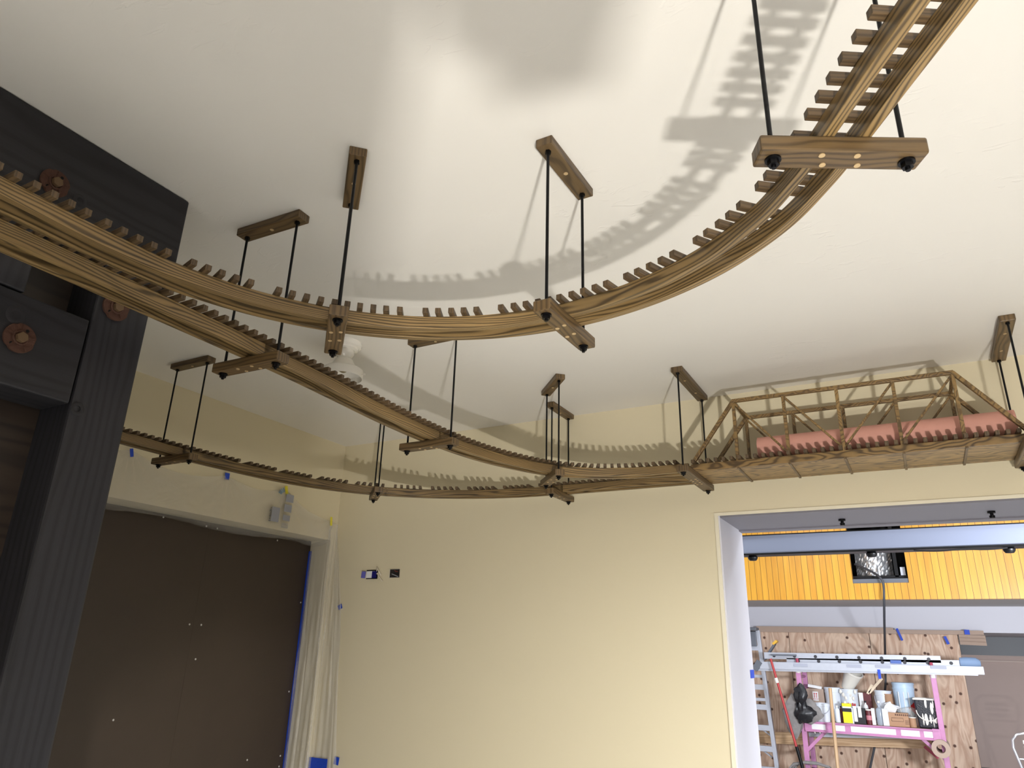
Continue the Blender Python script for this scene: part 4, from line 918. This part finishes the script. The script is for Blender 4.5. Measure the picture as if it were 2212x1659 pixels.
for i, (a, c_) in enumerate((((925, 1215), (952, 1160)), ((935, 1210), (1012, 1122)))):
    single('stir_stick', MB().bar(Q(*a, 9.3), Q(*c_, 9.3), .035, .008, up=(0, 1, 0)), mat('pale_wood', (232, 212, 184), .6), Q(*a, 9.3), ('short wooden paint stir stick above the maroon carton', 'long wooden paint stir stick pointing up and right')[i], 'stir stick', 'stir sticks')
RG = MB(); blob(RG, Q(1062, 1302, 9.12), .085, .06, .08, 31, amp=.7); single('white_rag', RG, LABELW, Q(1065, 1340, 9.12), 'crumpled white rag above the small brown carton', 'rag')
single('tape_roll', MB().lathe([(.03, 0), (.06, 0), (.06, .16), (.03, .16), (.03, 0)], Q(1055, 1285, 9.25), n=20), CARD, Q(1055, 1285, 9.25), 'upright tan paper core beside the pale blue bucket', 'tube')
RG = MB(); blob(RG, Q(1180, 1330, 9.2), .16, .08, .08, 41, amp=.3); single('plastic_wrap', RG, FILM, Q(1180, 1345, 9.2), 'crumpled clear plastic between pale blue bucket and black pail', 'plastic wrap')
# folding chair at right edge
YC = 8.2
CH = Thing('folding_chair', S(2240, 1900, YC), 'chrome tube folding chair at the lower right picture edge', 'chair')
CR = mat('chrome_tube', (206, 206, 210), .2, .8)
def px(cx, cy): return Q(cx, cy, YC)
w0 = px(1790, 1500).x; w1 = w0+.46; yc = P(0, YC, 0).y; zt0 = px(1850, 1450).z
CH.part('back_frame', MB().tube([Vector((w0+.14, yc-.25, F2+.02)), Vector((w0+.05, yc-.05, zt0-.40)), Vector((w0, yc, zt0-.17)), Vector((w0+.01, yc, zt0-.08)), Vector((w0+.06, yc, zt0-.02)), Vector((w0+.14, yc, zt0)), Vector((w1-.14, yc, zt0)), Vector((w1-.06, yc, zt0-.02)), Vector((w1-.01, yc, zt0-.08)), Vector((w1, yc, zt0-.17)), Vector((w1-.05, yc-.05, zt0-.40)), Vector((w1-.14, yc-.25, F2+.02))], .016, 10), CR)
for i in range(3): CH.part('back_slat', MB().box(w0+.11, w1-.11, yc-.005, yc+.008, zt0-.12-.065*i, zt0-.08-.065*i), WHITEM, .003)
CH.part('cross_tube', MB().cyl((w0+.02, yc, zt0-.29), (w1-.02, yc, zt0-.29), .012, n=10), CR)
CH.part('seat', MB().box(w0+.03, w1-.03, yc-.42, yc-.02, F2+.44, F2+.465), TAUPE, .01)
for x in (w0+.05, w1-.05): CH.part('leg', MB().cyl((x, yc-.38, F2+.44), (x, yc+.12, F2+.02), .014, n=10), CR)
# housings of the far room's added ceiling lamps (unseen, above the visible part)
for i, (x, y) in enumerate([(-1.6, 4.7), (1.2, 4.7), (-1.2, 7.2), (0.6, 7.2)]):
    c = P(x, y, 1.575); T = Thing('added_ceiling_light', c, ('added linear ceiling light over the front left of the far room', 'added linear ceiling light over the front right of the far room', 'added linear ceiling light at the back left of the far room', 'added linear ceiling light at the back right of the far room')[i], 'lamp', 'added far room ceiling lights')
    T.part('housing', MB().box(c.x-.62, c.x+.62, c.y-.27, c.y+.27, c.z+.005, c.z+.06), WHITEM, .005)
# the work light on the floor that lights this room
WL = Thing('work_light', Vector((LAMP.x, LAMP.y, 0)), 'yellow floor work light behind the camera, tilted up at the ceiling', 'lamp')
d = (P(0.05, 1.2, 1.0)-LAMP).normalized(); sd = d.cross(Vector((0, 0, 1))).normalized(); up = sd.cross(d)
WL.part('housing', MB().obox(LAMP-d*.045, sd, up, d, .2, .15, .07), mat('yellow_housing', (220, 180, 30), .5), .008)
WL.part('stand', MB().tube([LAMP-d*.05+sd*.12, Vector((LAMP.x, LAMP.y, .012))+sd*.12-d*.02, Vector((LAMP.x, LAMP.y, .012))-sd*.12-d*.02, LAMP-d*.05-sd*.12], .009, 8), BLACK)

# added cloth on a rack, stands in for the camera operator's shadow on the ceiling
RK = Thing('shadow_cloth_rack', P(.11, -.22, FLOOR), 'added canvas cloth on a rack behind the camera, shading the upper-left ceiling', 'rack')
def rackp(az, d, z): a = math.radians(az); return P(.80+math.cos(a)*d, -.72+math.sin(a)*d, z)
CANV = mat('canvas', (196, 182, 156), .9, noise=.06)
def slab(az0, az1, zlo, zhi, d, nm):
    b = MB(); n = 24; m = 12
    for k in (0, 1):
        for i in range(n+1):
            f = i/n
            for j in range(m+1):
                z = zlo(f) + (zhi-zlo(f))*j/m; wv = .012*math.sin(f*17+1)*(1-.5*j/m)
                b.v.append(rackp(az0+(az1-az0)*f, d+wv+k*.012, z))
    W = m+1; N = (n+1)*W
    for i in range(n):
        for j in range(m):
            a = i*W+j; b.face([a, a+W, a+W+1, a+1], [(0, 0)]*4, 0, True); b.face([N+a, N+a+1, N+a+W+1, N+a+W], [(0, 0)]*4, 0, True)
    for i in range(n):
        for j in (0, m): a = i*W+j; b.face([a, a+W, N+a+W, N+a], [(0, 0)]*4)
    for j in range(m):
        for i in (0, n): a = i*W+j; b.face([a, a+1, N+a+1, N+a], [(0, 0)]*4)
    RK.part(nm, b, CANV)
slab(135.5, 156, lambda f: -.85+.02*math.sin(f*9), .02, .85, 'cloth')
slab(124.5, 135.4, lambda f: -.215+.055*min(1, abs(f-.35)*1.6)**2*2, .02, .85, 'cloth')
RK.part('crossbar', MB().cyl(rackp(123.5, .856, .015), rackp(157, .856, .015), .012, n=10), ALU)
for az in (134.8, 150): RK.part('upright', MB().cyl(rackp(az, .87, FLOOR+.01), rackp(az, .87, .02), .012, n=10), ALU)
for az in (134.8, 150): RK.part('foot', MB().cyl(rackp(az, .65, FLOOR+.01), rackp(az, 1.0, FLOOR+.01), .012, n=10), ALU)

for i, (x, y) in enumerate([(0.3, -1.1), (1.35, 1.15)]):  # housings for the two added fill lamps
    c = P(x, y, 1.0); T = Thing('added_ceiling_light', c, ('added square fill light behind the camera', 'added square fill light out of frame at the right near the opening')[i], 'lamp', 'added room fill lights')
    T.part('housing', MB().box(c.x-.47, c.x+.47, c.y-.47, c.y+.47, c.z-.055, c.z-.001), WHITEM, .005)

b = MB(); pts = []
for i in range(15):
    f = i/14; q = Q(1200+560*f, 352-22*f+6*math.sin(f*9), 4.975); pts.append(Vector((q.x, P(0, 4.97, 0).y, P(0, 0, .606).z-.012*abs(math.sin(f*6)))))
b.tube(pts, .006, 6); SB.part('cord', b, BLACK)
